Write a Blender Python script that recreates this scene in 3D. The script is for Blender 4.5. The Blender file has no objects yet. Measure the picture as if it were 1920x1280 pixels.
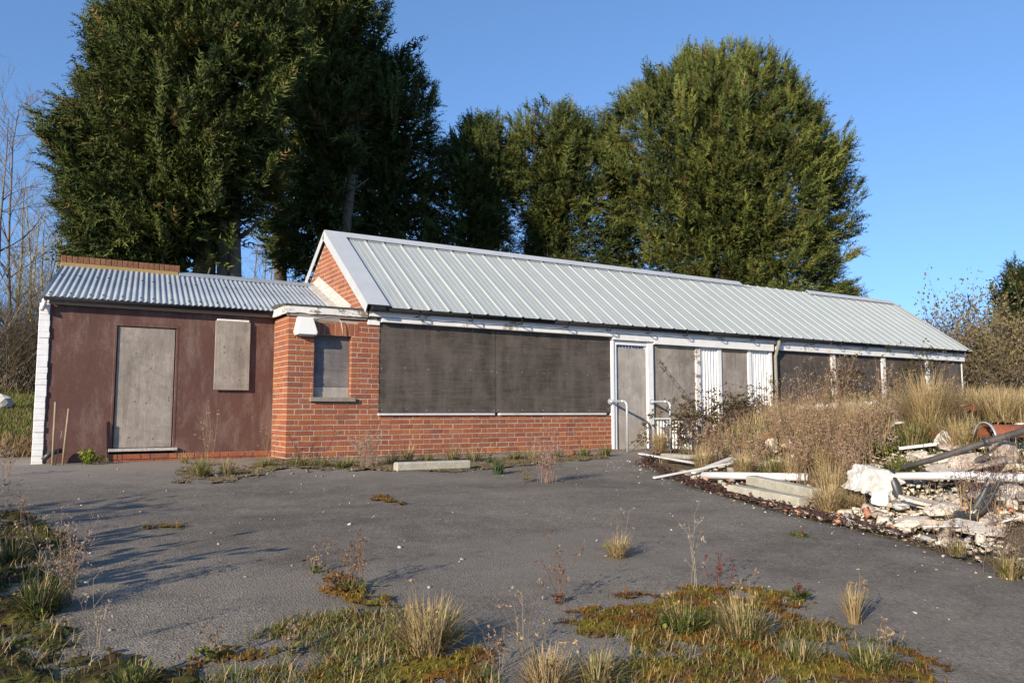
import bpy, math, random
import numpy as np
from mathutils import Vector, Matrix, noise as mnoise
random.seed(7); rng = np.random.default_rng(7)
SC = bpy.context.scene
COL = SC.collection

# ------------------------------------------------------------------ camera
F_PX, YAW, PITCH = 1470.0, math.radians(31.826), math.radians(5.119)
CAM = np.array([-3.093, -10.908, 0.659])
FW = np.array([math.sin(YAW)*math.cos(PITCH), math.cos(YAW)*math.cos(PITCH), math.sin(PITCH)])
RT = np.array([math.cos(YAW), -math.sin(YAW), 0.0])
UP = np.cross(RT, FW)
cd = bpy.data.cameras.new('camera'); cam = bpy.data.objects.new('camera', cd); COL.objects.link(cam)
cd.sensor_width = 36.0; cd.lens = 36.0*F_PX/1920.0; cd.clip_start = 0.05; cd.clip_end = 3000
cam.matrix_world = Matrix(((RT[0], UP[0], -FW[0], CAM[0]), (RT[1], UP[1], -FW[1], CAM[1]),
                           (RT[2], UP[2], -FW[2], CAM[2]), (0, 0, 0, 1)))
SC.camera = cam
# ------------------------------------------------------------------ sky and sun
SUN_EL, SUN_TRAVEL = math.radians(20.0), math.radians(26.0)
w = bpy.data.worlds.new('World'); SC.world = w; w.use_nodes = True
nt = w.node_tree
bg = nt.nodes['Background']
sky = nt.nodes.new('ShaderNodeTexSky'); sky.sky_type = 'NISHITA'; sky.sun_disc = False
sky.sun_elevation = SUN_EL
sky.sun_rotation = math.atan2(-math.cos(SUN_TRAVEL), -math.sin(SUN_TRAVEL)) % (2*math.pi)
sky.altitude = 50; sky.air_density = 1.0; sky.dust_density = 0.2; sky.ozone_density = 4.8
tc = nt.nodes.new('ShaderNodeTexCoord'); va = nt.nodes.new('ShaderNodeVectorMath'); va.operation = 'ADD'; va.inputs[1].default_value = (0, 0, .19)
nv = nt.nodes.new('ShaderNodeVectorMath'); nv.operation = 'NORMALIZE'     # clear winter air: little brightening at the horizon
nt.links.new(tc.outputs['Generated'], va.inputs[0]); nt.links.new(va.outputs[0], nv.inputs[0]); nt.links.new(nv.outputs[0], sky.inputs[0])
nt.links.new(sky.outputs[0], bg.inputs[0]); bg.inputs[1].default_value = 0.15
sd = bpy.data.lights.new('sun', 'SUN'); sun = bpy.data.objects.new('sun', sd); COL.objects.link(sun)
sd.energy = 4.3; sd.angle = math.radians(0.53); sd.color = (1.0, 0.87, 0.70)
tv = Vector((math.cos(SUN_TRAVEL)*math.cos(SUN_EL), math.sin(SUN_TRAVEL)*math.cos(SUN_EL), -math.sin(SUN_EL)))
sun.rotation_euler = tv.to_track_quat('-Z', 'Y').to_euler()
SC.view_settings.view_transform = 'Standard'; SC.view_settings.look = 'None'
SC.view_settings.gamma = 1.0; SC.view_settings.exposure = 0.84
SC.render.resolution_x, SC.render.resolution_y = 1024, 682

# ------------------------------------------------------------------ terrain heights
EDGE_Y = [-30, -14, -8.3, -7.2, -6.0, -4.2, -2.06, -1.3, -0.9, 0.0, 30]
EDGE_X = [-3.0, 0.2, 2.45, 2.9, 3.05, 3.6, 4.7, 5.6, 6.6, 10.6, 40]
def sstep(a, b, x):
    t = np.clip((x-a)/(b-a), 0, 1); return t*t*(3-2*t)
def wob(x, y):
    return (np.sin(1.7*x+.6*y)*np.cos(1.3*y-.4*x)*.5 + np.sin(3.9*x-2.1*y+1)*.27 + np.sin(5.1*y+3.3*x)*.23)
def edge_d(x, y): return (x - np.interp(y, EDGE_Y, EDGE_X))*.88
def gz(x, y):
    x = np.asarray(x, float); y = np.asarray(y, float)
    base = .045*np.clip(y, -40, 0)
    d = edge_d(x, y) + .18*wob(x*1.5, y*1.5)
    m = .72*sstep(0, 3.4, d) + .028*np.clip(d-3.4, 0, 16)
    m = m + .07*sstep(.3, 1.5, d)*wob(x*2.1, y*2.3) - base*sstep(0, 3.0, d)*.7
    bank = .11*np.clip(y-2.6, 0, 12) + .012*np.clip(y-14.6, 0, 150)
    bank = bank*sstep(9, -2.5, x) + .05*np.clip(y-4.5, 0, 20)*sstep(-2.5, 9, x)
    return base + m + bank
def hit(u, v, far=60.0):
    """point of the terrain that the photograph shows at pixel (u, v)"""
    d = FW*F_PX + RT*(u-960) - UP*(v-640); d = d/np.linalg.norm(d)
    t = np.linspace(1.5, far, 3000); P = CAM + t[:, None]*d
    below = np.where(P[:, 2] < gz(P[:, 0], P[:, 1]))[0]
    i = below[0] if len(below) else -1
    return P[i]
def at(u, v, y):
    """point at pixel (u, v) on the plane of depth y behind the facade line"""
    d = FW*F_PX + RT*(u-960) - UP*(v-640)
    return CAM + d*((y-CAM[1])/d[1])
def depth(p): return float((np.asarray(p)-CAM) @ FW)

# ------------------------------------------------------------------ material helpers
def new_mat(name, rough=.8, spec=.3):
    m = bpy.data.materials.new(name); m.use_nodes = True
    n = m.node_tree.nodes; b = n['Principled BSDF']
    b.inputs['Roughness'].default_value = rough; b.inputs['Specular IOR Level'].default_value = spec
    return m, n, m.node_tree.links, b
def N(n, t, **kw):
    x = n.new(t)
    for k, v in kw.items():
        if k in x.inputs: x.inputs[k].default_value = v
        else: setattr(x, k, v)
    return x
def coords(n, l, scale=(1, 1, 1), obj=False, rot=(0, 0, 0)):
    tc = N(n, 'ShaderNodeTexCoord'); mp = N(n, 'ShaderNodeMapping')
    mp.inputs['Scale'].default_value = scale; mp.inputs['Rotation'].default_value = rot
    if obj: l.new(tc.outputs['Object'], mp.inputs[0])
    else:
        g = N(n, 'ShaderNodeNewGeometry'); l.new(g.outputs['Position'], mp.inputs[0])
    return mp.outputs[0]
def noise(n, l, vec, scale, detail=5, rough=.6, dist=0.0):
    x = N(n, 'ShaderNodeTexNoise'); x.inputs['Scale'].default_value = scale; x.inputs['Detail'].default_value = detail
    x.inputs['Roughness'].default_value = rough; x.inputs['Distortion'].default_value = dist
    l.new(vec, x.inputs['Vector']); return x.outputs[0]
def ramp(n, l, fac, stops):
    r = N(n, 'ShaderNodeValToRGB'); e = r.color_ramp.elements
    while len(e) < len(stops): e.new(.5)
    for k, (p, c) in enumerate(stops):
        e[k].position = p; e[k].color = (c, c, c, 1) if isinstance(c, (int, float)) else (*c, 1)
    l.new(fac, r.inputs[0]); return r.outputs[0]
def mix(n, l, fac, a, b, mode='MIX'):
    m = N(n, 'ShaderNodeMix', data_type='RGBA', blend_type=mode)
    for s, v in ((0, fac), (6, a), (7, b)):
        if hasattr(v, 'is_linked'): l.new(v, m.inputs[s])
        elif s == 0: m.inputs[0].default_value = v
        else: m.inputs[s].default_value = (*v, 1)
    return m.outputs[2]
def bump(n, l, b, h, strength=.4, dist=.01):
    x = N(n, 'ShaderNodeBump'); x.inputs['Strength'].default_value = strength; x.inputs['Distance'].default_value = dist
    l.new(h, x.inputs['Height']); l.new(x.outputs[0], b.inputs['Normal'])
M = {}
def simple(name, c1, c2, scale=8, rough=.8, spec=.3, bs=.3, stretch=(1, 1, 1), metal=0, obj=False, fine=0, c3=None, p3=(.62, .7)):
    m, n, l, b = new_mat(name, rough, spec); b.inputs['Metallic'].default_value = metal
    v = coords(n, l, stretch, obj); f = noise(n, l, v, scale, 6, .65)
    c = mix(n, l, ramp(n, l, f, [(.3, 0.0), (.7, 1.0)]), c1, c2)
    if c3: c = mix(n, l, ramp(n, l, noise(n, l, v, scale*.45, 8, .75), [(p3[0], 0.0), (p3[1], 1.0)]), c, c3)
    if fine:
        g = noise(n, l, v, fine, 3, .7); c = mix(n, l, .35, c, ramp(n, l, g, [(.35, .05), (.65, .9)]), 'OVERLAY')
    l.new(c, b.inputs['Base Color']); bump(n, l, b, f, bs, .01); M[name] = m; return m
# brick, colour varies brick by brick
def brick_mat():
    m, n, l, b = new_mat('brick', .9, .2)
    oi = N(n, 'ShaderNodeObjectInfo'); ge = N(n, 'ShaderNodeNewGeometry')
    a = N(n, 'ShaderNodeMath', operation='ADD'); l.new(oi.outputs['Random'], a.inputs[0]); l.new(ge.outputs['Random Per Island'], a.inputs[1])
    fr = N(n, 'ShaderNodeMath', operation='FRACT'); l.new(a.outputs[0], fr.inputs[0])
    c = ramp(n, l, fr.outputs[0], [(0, (.20, .070, .042)), (.2, (.27, .087, .043)), (.45, (.31, .098, .046)), (.62, (.24, .084, .050)), (.78, (.34, .116, .046)), (.9, (.20, .078, .052)), (1, (.37, .132, .046))])
    v = coords(n, l); f = noise(n, l, v, 38, 5, .7)
    c = mix(n, l, .55, c, ramp(n, l, f, [(.3, .25), (.7, .75)]), 'OVERLAY')
    g = noise(n, l, v, 3.2, 6, .7)
    c = mix(n, l, ramp(n, l, g, [(.52, 0.0), (.8, .5)]), c, (.30, .19, .14))
    l.new(c, b.inputs['Base Color']); bump(n, l, b, f, .5, .006); M['brick'] = m
brick_mat()
simple('old_brick', (.16, .075, .045), (.24, .12, .065), 6, .95, .1, .5, fine=50)
simple('mortar', (.46, .385, .29), (.35, .285, .21), 30, .95, .1, .5)
simple('white_paint', (.78, .77, .73), (.66, .65, .61), 6, .6, .35, .25, c3=(.30, .26, .21), p3=(.60, .66))
simple('peeling_paint', (.76, .74, .68), (.60, .57, .50), 9, .75, .25, .5, stretch=(1, 1, 1.6), c3=(.20, .16, .12), p3=(.50, .56))
simple('white_brick', (.78, .77, .74), (.68, .67, .64), 9, .7, .3, .4, c3=(.42, .36, .30), p3=(.63, .68))
simple('white_plastic', (.66, .65, .63), (.55, .53, .49), 5, .55, .3, .1, c3=(.34, .29, .22), p3=(.56, .70))
simple('lamp_white', (.80, .79, .72), (.74, .73, .66), 5, .4, .45, .05)
simple('gutter_dark', (.014, .015, .017), (.026, .026, .027), 12, .8, .12, .15)
simple('old_wood', (.23, .19, .15), (.36, .31, .26), 10, .85, .2, .4, stretch=(.6, 1, 14))
simple('felt', (.05, .05, .045), (.10, .095, .08), 14, .95, .1, .4)
simple('concrete', (.42, .39, .31), (.30, .28, .22), 9, .92, .15, .5, fine=120, c3=(.25, .24, .15), p3=(.58, .70))
simple('sill_stone', (.27, .25, .20), (.20, .185, .15), 14, .9, .15, .3, fine=90)
simple('cement', (.50, .47, .42), (.36, .33, .29), 8, .9, .2, .5, fine=60)
simple('bark', (.20, .155, .115), (.11, .085, .062), 6, .95, .1, .8, stretch=(4, 4, .8))
simple('pole_bark', (.22, .19, .12), (.13, .12, .075), 6, .95, .1, .5, stretch=(4, 4, .8))
simple('twig', (.16, .125, .09), (.09, .07, .05), 9, .95, .1, .3)
simple('pale_twig', (.34, .29, .23), (.22, .18, .14), 9, .95, .1, .3)
simple('stake', (.34, .26, .17), (.24, .18, .12), 14, .9, .2, .4, stretch=(3, 3, .5))
simple('black_plastic', (.022, .023, .025), (.05, .05, .05), 9, .4, .45, .2)
simple('weathered_pipe', (.035, .032, .030), (.085, .078, .072), 7, .6, .3, .3)
simple('rust', (.27, .085, .035), (.17, .055, .028), 7, .85, .25, .5, c3=(.32, .15, .08), p3=(.55, .65))
simple('terracotta', (.26, .095, .045), (.18, .065, .035), 9, .7, .3, .2)
simple('red_plastic', (.50, .06, .045), (.42, .05, .04), 6, .5, .4, .1)
simple('plaster', (.60, .54, .45), (.40, .34, .27), 10, .95, .15, .6, fine=60, c3=(.45, .25, .17), p3=(.60, .68))
simple('rubble_mix', (.46, .40, .33), (.32, .24, .18), 2.2, .95, .15, .6, fine=40, c3=(.36, .16, .10), p3=(.52, .60))
simple('galvanised', (.40, .43, .45), (.52, .54, .55), 14, .45, .5, .1, metal=.35)
simple('stone_white', (.60, .58, .54), (.44, .41, .36), 9, .9, .2, .5)
simple('blue_strip', (.03, .05, .16), (.06, .08, .2), 30, .6, .3, .1)
def ply(name, base, lite, dark, horiz, streak):
    m, n, l, b = new_mat(name, .85, .2)
    st = (.7, 1, 13) if horiz else (13, 1, .7)
    v = coords(n, l, st); g = noise(n, l, v, 2.2, 9, .70, 1.1)
    c = mix(n, l, ramp(n, l, g, [(.30, 0.0), (.68, 1.0)]), base, lite)
    v2 = coords(n, l, (3.4, 1, .55)); s = noise(n, l, v2, 1.6, 5, .65)
    c = mix(n, l, ramp(n, l, s, [(.42, 0.0), (.66, streak)]), c, dark)
    v3 = coords(n, l); k = noise(n, l, v3, 2.3, 7, .7)
    c = mix(n, l, ramp(n, l, k, [(.46, 0.0), (.72, .6)]), c, tuple(x*1.45 for x in lite))
    k2 = noise(n, l, v3, 1.1, 8, .75, .4); c = mix(n, l, ramp(n, l, k2, [(.52, 0.0), (.70, .6)]), c, tuple(x*.55 for x in base))
    fi = noise(n, l, v, 22, 3, .7); c = mix(n, l, .4, c, ramp(n, l, fi, [(.3, .2), (.7, .8)]), 'OVERLAY')
    l.new(c, b.inputs['Base Color']); bump(n, l, b, g, .35, .006); M[name] = m
ply('ply_grey', (.215, .182, .150), (.32, .28, .235), (.15, .125, .10), False, .7)
ply('ply_pale', (.30, .27, .23), (.38, .345, .30), (.22, .19, .16), False, .6)
ply('ply_mid', (.115, .105, .10), (.19, .175, .165), (.075, .065, .06), True, .5)
ply('ply_dark', (.034, .027, .022), (.100, .082, .068), (.115, .098, .083), True, .7)
def render_mat():
    m, n, l, b = new_mat('brown_render', .7, .3)
    v = coords(n, l); c = mix(n, l, ramp(n, l, noise(n, l, v, 1.6, 6, .7), [(.35, 0.0), (.7, 1.0)]), (.098, .046, .034), (.122, .060, .045))
    v2 = coords(n, l, (2.4, 1, .8)); s = noise(n, l, v2, 2.2, 9, .78, .3)
    c = mix(n, l, ramp(n, l, s, [(.47, 0.0), (.70, .75)]), c, (.22, .155, .125))
    v4 = coords(n, l, (7, 1, .35)); c = mix(n, l, ramp(n, l, noise(n, l, v4, 2.0, 6, .7), [(.52, 0.0), (.72, .45)]), c, (.06, .034, .028))
    sp = N(n, 'ShaderNodeSeparateXYZ'); l.new(v, sp.inputs[0])
    f = noise(n, l, v, 55, 4, .7); c = mix(n, l, .3, c, ramp(n, l, f, [(.3, .25), (.7, .75)]), 'OVERLAY')
    l.new(c, b.inputs['Base Color']); bump(n, l, b, f, .35, .006); M['brown_render'] = m
render_mat()
def roof_mats():
    m, n, l, b = new_mat('roof_metal', .48, .4)
    v = coords(n, l); f = noise(n, l, v, 1.3, 7, .7)
    c = mix(n, l, ramp(n, l, f, [(.35, 0.0), (.7, 1.0)]), (.345, .368, .345), (.39, .408, .38))
    v2 = coords(n, l, (9, .5, .5)); s = noise(n, l, v2, 1.8, 6, .7)
    c = mix(n, l, ramp(n, l, s, [(.48, 0.0), (.72, .5)]), c, (.29, .295, .235))
    c = mix(n, l, ramp(n, l, noise(n, l, v, 5.5, 8, .8), [(.60, 0.0), (.70, .4)]), c, (.27, .26, .19))
    l.new(c, b.inputs['Base Color']); bump(n, l, b, f, .05, .01); M['roof_metal'] = m
    m, n, l, b = new_mat('flashing', .5, .4)
    v = coords(n, l); f = noise(n, l, v, 2.3, 6, .7)
    c = mix(n, l, ramp(n, l, f, [(.35, 0.0), (.7, 1.0)]), (.40, .415, .42), (.46, .47, .46))
    l.new(c, b.inputs['Base Color']); M['flashing'] = m
    m, n, l, b = new_mat('zinc_sheet', .6, .3); b.inputs['Metallic'].default_value = .2
    v = coords(n, l); f = noise(n, l, v, 3.5, 7, .7)
    c = mix(n, l, ramp(n, l, f, [(.35, 0.0), (.7, 1.0)]), (.25, .285, .31), (.34, .365, .385))
    c = mix(n, l, ramp(n, l, noise(n, l, v, 1.1, 6, .7), [(.6, 0.0), (.75, .6)]), c, (.36, .33, .29))
    l.new(c, b.inputs['Base Color']); bump(n, l, b, f, .1, .01); M['zinc_sheet'] = m
roof_mats()
def ground_mats():
    m, n, l, b = new_mat('asphalt', .88, .25)
    v = coords(n, l)
    big = noise(n, l, v, .42, 9, .72, .6); med = noise(n, l, v, 3.0, 7, .7)
    c = mix(n, l, ramp(n, l, big, [(.35, 0.0), (.68, 1.0)]), (.100, .085, .065), (.208, .178, .137))
    c = mix(n, l, ramp(n, l, med, [(.45, 0.0), (.75, .5)]), c, (.25, .215, .18))
    vo = N(n, 'ShaderNodeTexVoronoi'); vo.inputs['Scale'].default_value = 95; l.new(v, vo.inputs['Vector'])
    ag = ramp(n, l, vo.outputs['Color'], [(.1, .22), (.5, .49), (.95, .82)])
    c = mix(n, l, .45, c, ag, 'OVERLAY')
    vb = N(n, 'ShaderNodeTexVoronoi'); vb.inputs['Scale'].default_value = 42; l.new(v, vb.inputs['Vector'])
    c = mix(n, l, .22, c, ramp(n, l, vb.outputs['Color'], [(.1, .15), (.5, .5), (.95, .9)]), 'OVERLAY')
    sp = noise(n, l, v, 210, 2, .5); c = mix(n, l, ramp(n, l, sp, [(.66, 0.0), (.74, .6)]), c, (.34, .32, .29))
    # worn paler wheel tracks and old stains
    vw = coords(n, l, (.35, 1.3, 1), rot=(0, 0, .5)); wt = noise(n, l, vw, .9, 5, .6, .8)
    c = mix(n, l, ramp(n, l, wt, [(.50, 0.0), (.64, .55)]), c, (.205, .176, .14))
    st_ = noise(n, l, v, 1.15, 8, .75, .5); c = mix(n, l, ramp(n, l, st_, [(.60, 0.0), (.70, .55)]), c, (.085, .072, .06))
    # fine cracks
    cr = N(n, 'ShaderNodeTexVoronoi', feature='DISTANCE_TO_EDGE'); cr.inputs['Scale'].default_value = .33
    dn = N(n, 'ShaderNodeTexNoise'); dn.inputs['Scale'].default_value = 1.7; dn.inputs['Detail'].default_value = 8; l.new(v, dn.inputs['Vector'])
    va = N(n, 'ShaderNodeVectorMath', operation='MULTIPLY_ADD'); l.new(dn.outputs['Color'], va.inputs[0]); va.inputs[1].default_value = (1.3, 1.3, 1.3); l.new(v, va.inputs[2]); l.new(va.outputs[0], cr.inputs['Vector'])
    ck = mix(n, l, ramp(n, l, cr.outputs[0], [(.0012, .7), (.004, 0.0)]), (0, 0, 0), ramp(n, l, st_, [(.44, 0.0), (.54, .6)]))
    c = mix(n, l, ck, c, (.06, .05, .035))
    # dusty strip along the building and the heap
    se = N(n, 'ShaderNodeSeparateXYZ'); l.new(v, se.inputs[0])
    ad = N(n, 'ShaderNodeMath', operation='MULTIPLY_ADD'); l.new(med, ad.inputs[0]); ad.inputs[1].default_value = 1.6; l.new(se.outputs[1], ad.inputs[2])
    mr = N(n, 'ShaderNodeMapRange'); l.new(ad.outputs[0], mr.inputs[0]); mr.inputs[1].default_value = -1.5; mr.inputs[2].default_value = .35; mr.inputs[3].default_value = 0; mr.inputs[4].default_value = .85
    c = mix(n, l, mr.outputs[0], c, (.25, .215, .175))
    l.new(c, b.inputs['Base Color'])
    hh = N(n, 'ShaderNodeMath', operation='ADD'); l.new(vo.outputs['Distance'], hh.inputs[0]); l.new(med, hh.inputs[1])
    bump(n, l, b, hh.outputs[0], .55, .008); M['asphalt'] = m
    m, n, l, b = new_mat('soil', .97, .1)
    v = coords(n, l); f = noise(n, l, v, 2.2, 8, .75); g = noise(n, l, v, 26, 6, .75)
    c = mix(n, l, ramp(n, l, f, [(.35, 0.0), (.7, 1.0)]), (.10, .078, .05), (.21, .16, .10))
    c = mix(n, l, .6, c, ramp(n, l, g, [(.3, .15), (.7, .85)]), 'OVERLAY')
    c = mix(n, l, ramp(n, l, noise(n, l, v, .6, 6, .7), [(.5, 0.0), (.62, .8)]), c, (.075, .085, .022))
    l.new(c, b.inputs['Base Color']); bump(n, l, b, g, .9, .04); M['soil'] = m
ground_mats()
def veg_mat(name, trans=.25, rough=.7, spec=.25):
    """leaf material: the colour of each blade or leaf is stored on it"""
    m, n, l, b = new_mat(name, rough, spec)
    a = N(n, 'ShaderNodeAttribute', attribute_name='col'); l.new(a.outputs['Color'], b.inputs['Base Color'])
    if not trans:
        M[name] = m; return
    t = N(n, 'ShaderNodeBsdfTranslucent'); l.new(a.outputs['Color'], t.inputs[0])
    mx = N(n, 'ShaderNodeMixShader'); mx.inputs[0].default_value = trans
    l.new(b.outputs[0], mx.inputs[1]); l.new(t.outputs[0], mx.inputs[2])
    l.new(mx.outputs[0], n['Material Output'].inputs[0]); M[name] = m
veg_mat('leaf'); veg_mat('needle', 0, .75, .15); veg_mat('moss', .05, .95, .05)

# ------------------------------------------------------------------ object helpers
def tag(o, label=None, cat=None, group=None, kind=None):
    if label: o['label'] = label
    if cat: o['category'] = cat
    if group: o['group'] = group
    if kind: o['kind'] = kind
    return o
def empty(name, loc, label, cat, group=None):
    o = bpy.data.objects.new(name, None); COL.objects.link(o); o.location = loc; o.empty_display_size = .1
    return tag(o, label, cat, group)
def link(name, me, mat, parent=None, loc=None):
    if mat is not None and not me.materials: me.materials.append(M[mat])
    o = bpy.data.objects.new(name, me); COL.objects.link(o)
    if loc is not None: o.location = loc
    if parent is not None:
        o.parent = parent; o.matrix_parent_inverse = parent_inv(parent)
    return o
def parent_inv(p): return Matrix.Translation(-Vector(p.location))
class MB:
    def __init__(s): s.v = []; s.f = []
    def add(s, vs, fs):
        k = len(s.v); s.v += [tuple(map(float, q)) for q in vs]; s.f += [tuple(i+k for i in f) for f in fs]; return s
    def box(s, x0, x1, y0, y1, z0, z1, j=0.0):
        vs = [(x, y, z) for z in (z0, z1) for y in (y0, y1) for x in (x0, x1)]
        if j: vs = [tuple(c+random.uniform(-j, j) for c in q) for q in vs]
        return s.add(vs, [(0, 2, 3, 1), (4, 5, 7, 6), (0, 1, 5, 4), (2, 6, 7, 3), (0, 4, 6, 2), (1, 3, 7, 5)])
    def cbox(s, x0, x1, y0, y1, z0, z1, c=.004):
        """box with chamfered edges"""
        X, Y, Z = (x0, x1), (y0, y1), (z0, z1); vs = []; idx = {}
        for a in (0, 1):
            for b in (0, 1):
                for g in (0, 1):
                    sx, sy, sz = (1-2*a)*c, (1-2*b)*c, (1-2*g)*c
                    for ax in range(3):
                        p = [X[a]+sx, Y[b]+sy, Z[g]+sz]; p[ax] = (X[a], Y[b], Z[g])[ax]
                        idx[a, b, g, ax] = len(vs); vs.append(tuple(p))
        fs = []
        for ax in range(3):
            o = [k for k in range(3) if k != ax]
            for sd_ in (0, 1):
                q = []
                for (p, r) in ((0, 0), (1, 0), (1, 1), (0, 1)):
                    key = [0, 0, 0]; key[ax] = sd_; key[o[0]] = p; key[o[1]] = r; q.append(idx[(*key, ax)])
                if (sd_ == 1) ^ (ax == 1): pass
                else: q = q[::-1]
                fs.append(tuple(q))
        for ax in range(3):
            o = [k for k in range(3) if k != ax]
            for p in (0, 1):
                for r in (0, 1):
                    k0 = [0, 0, 0]; k0[o[0]] = p; k0[o[1]] = r; k1 = list(k0); k1[ax] = 1
                    fs.append((idx[(*k0, o[0])], idx[(*k1, o[0])], idx[(*k1, o[1])], idx[(*k0, o[1])]))
        for a in (0, 1):
            for b in (0, 1):
                for g in (0, 1): fs.append((idx[a, b, g, 0], idx[a, b, g, 1], idx[a, b, g, 2]))
        return s.add(vs, fs)
    def prism(s, pts, axis, a, b):
        """polygon of (p, q) pairs extruded along an axis from a to b"""
        def P(p, q, t): return {0: (t, p, q), 1: (p, t, q), 2: (p, q, t)}[axis]
        n = len(pts)
        return s.add([P(p, q, a) for p, q in pts]+[P(p, q, b) for p, q in pts],
                     [tuple(range(n))[::-1], tuple(range(n, 2*n))]+[(i, (i+1) % n, n+(i+1) % n, n+i) for i in range(n)])
    def tube(s, pts, rad, n=8, cap=True):
        pts = [Vector(p) for p in pts]; rad = rad if hasattr(rad, '__len__') else [rad]*len(pts)
        k = len(s.v); up = None
        for i, p in enumerate(pts):
            t = (pts[min(i+1, len(pts)-1)]-pts[max(i-1, 0)]).normalized()
            if up is None:
                up = t.orthogonal().normalized()
            up = (up - t*up.dot(t)); up = up.normalized() if up.length > 1e-6 else t.orthogonal().normalized()
            sd_ = t.cross(up)
            for j in range(n):
                a = 2*math.pi*j/n; q = p + (up*math.cos(a)+sd_*math.sin(a))*rad[i]; s.v.append(tuple(q))
        for i in range(len(pts)-1):
            for j in range(n):
                a, b = k+i*n+j, k+i*n+(j+1) % n; s.f.append((a, b, b+n, a+n))
        if cap:
            s.f.append(tuple(k+j for j in range(n))[::-1]); e = k+(len(pts)-1)*n; s.f.append(tuple(e+j for j in range(n)))
        return s
    def mesh(s, name, smooth=False):
        me = bpy.data.meshes.new(name); me.from_pydata(s.v, [], s.f); me.update()
        if len(s.f) < 60000:
            import bmesh
            bm = bmesh.new(); bm.from_mesh(me); bmesh.ops.recalc_face_normals(bm, faces=bm.faces); bm.to_mesh(me); bm.free()
        if smooth: me.polygons.foreach_set('use_smooth', [True]*len(me.polygons))
        return me
    def build(s, name, mat, parent=None, smooth=False): return link(name, s.mesh(name, smooth), mat, parent)
def box_part(name, mat, parent, *a, c=.004): return MB().cbox(*a, c=c).build(name, mat, parent)
class Veg:
    """leaves, blades and stems as arrays of quads with a colour on every vertex"""
    def __init__(s): s.V = []; s.C = []; s.Q = []; s.k = 0
    def put(s, v, c, q):
        v = np.asarray(v, np.float32).reshape(-1, 3); c = np.asarray(c, np.float32).reshape(-1, 3)
        s.V.append(v); s.C.append(c); s.Q.append(np.asarray(q, np.int32).reshape(-1, 4)+s.k); s.k += len(v)
    def blades(s, base, length, width, az, lean, curl, c0, c1):
        """arching blades; all arguments arrays of n (base n x 3, colours n x 3)"""
        n = len(base)
        if not n: return
        d = np.stack([np.cos(az), np.sin(az), np.zeros(n)], 1); sdv = np.stack([-np.sin(az), np.cos(az), np.zeros(n)], 1)
        rows = []; p = np.array(base, float); L = np.asarray(length)[:, None]/3
        ang = np.asarray(lean, float).copy(); W = np.asarray(width)[:, None]
        cols = []
        for i in range(4):
            wd = W*(1, .85, .55, .08)[i]*.5
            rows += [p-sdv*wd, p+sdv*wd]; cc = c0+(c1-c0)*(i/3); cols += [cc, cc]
            p = p + L*(d*np.sin(ang)[:, None]+np.array([0, 0, 1.])*np.cos(ang)[:, None]); ang = ang+curl
        v = np.stack(rows, 1); c = np.stack(cols, 1)
        q = (np.arange(n)[:, None, None]*8 + np.array([[0, 1, 3, 2], [2, 3, 5, 4], [4, 5, 7, 6]])[None])
        s.put(v, c, q)
    def tubes(s, pts, rad, col, n=3):
        """one bent stem"""
        pts = np.asarray(pts, float); m = len(pts)
        t = np.gradient(pts, axis=0); t /= np.linalg.norm(t, axis=1)[:, None]+1e-9
        a = np.cross(t, [.31, .52, .79]); a /= np.linalg.norm(a, axis=1)[:, None]+1e-9; b = np.cross(t, a)
        th = np.arange(n)*2*np.pi/n
        ring = a[:, None]*np.cos(th)[None, :, None]+b[:, None]*np.sin(th)[None, :, None]
        v = pts[:, None]+ring*np.asarray(rad)[:, None, None]
        i = np.arange(m-1)[:, None]*n; j = np.arange(n)[None]; j2 = (j+1) % n
        q = np.stack([i+j, i+j2, i+n+j2, i+n+j], -1)
        s.put(v, np.broadcast_to(np.asarray(col, float), (m*n, 3)), q)
    def leaves(s, pos, dirv, nrm, L, W, col):
        """small kite-shaped folded leaves"""
        n = len(pos)
        if not n: return
        dirv = dirv/(np.linalg.norm(dirv, axis=1)[:, None]+1e-9); sv = np.cross(dirv, nrm); sv /= np.linalg.norm(sv, axis=1)[:, None]+1e-9
        nn = np.cross(sv, dirv); L = np.asarray(L)[:, None]; W = np.asarray(W)[:, None]
        v = np.stack([pos, pos+dirv*L*.45+sv*W*.5+nn*W*.12, pos+dirv*L, pos+dirv*L*.45-sv*W*.5+nn*W*.12], 1)
        s.put(v, np.repeat(col[:, None], 4, 1), np.arange(n)[:, None]*4+np.arange(4)[None])
    def build(s, name, mat, parent=None, loc=None):
        V = np.concatenate(s.V); C = np.concatenate(s.C); Q = np.concatenate(s.Q)
        me = bpy.data.meshes.new(name)
        me.vertices.add(len(V)); me.vertices.foreach_set('co', V.ravel())
        me.loops.add(Q.size); me.loops.foreach_set('vertex_index', Q.ravel())
        me.polygons.add(len(Q)); me.polygons.foreach_set('loop_start', np.arange(len(Q), dtype=np.int32)*4)
        at_ = me.attributes.new('col', 'FLOAT_COLOR', 'POINT')
        at_.data.foreach_set('color', np.concatenate([C, np.ones((len(C), 1), np.float32)], 1).astype(np.float32).ravel())
        me.update(calc_edges=True)
        o = link(name, me, mat, parent)
        if parent is not None and name in ('blades', 'stalks', 'leaves', 'stems', 'base_leaves', 'branches'): o['kind'] = 'stuff'
        return o
def U(a, b, n): return rng.uniform(a, b, n)
def mixcol(a, b, n, p=1.0):
    t = rng.random((n, 1))**p; c = np.array(a)*(1-t)+np.array(b)*t
    return c*rng.uniform(.75, 1.25, (n, 1))
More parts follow.
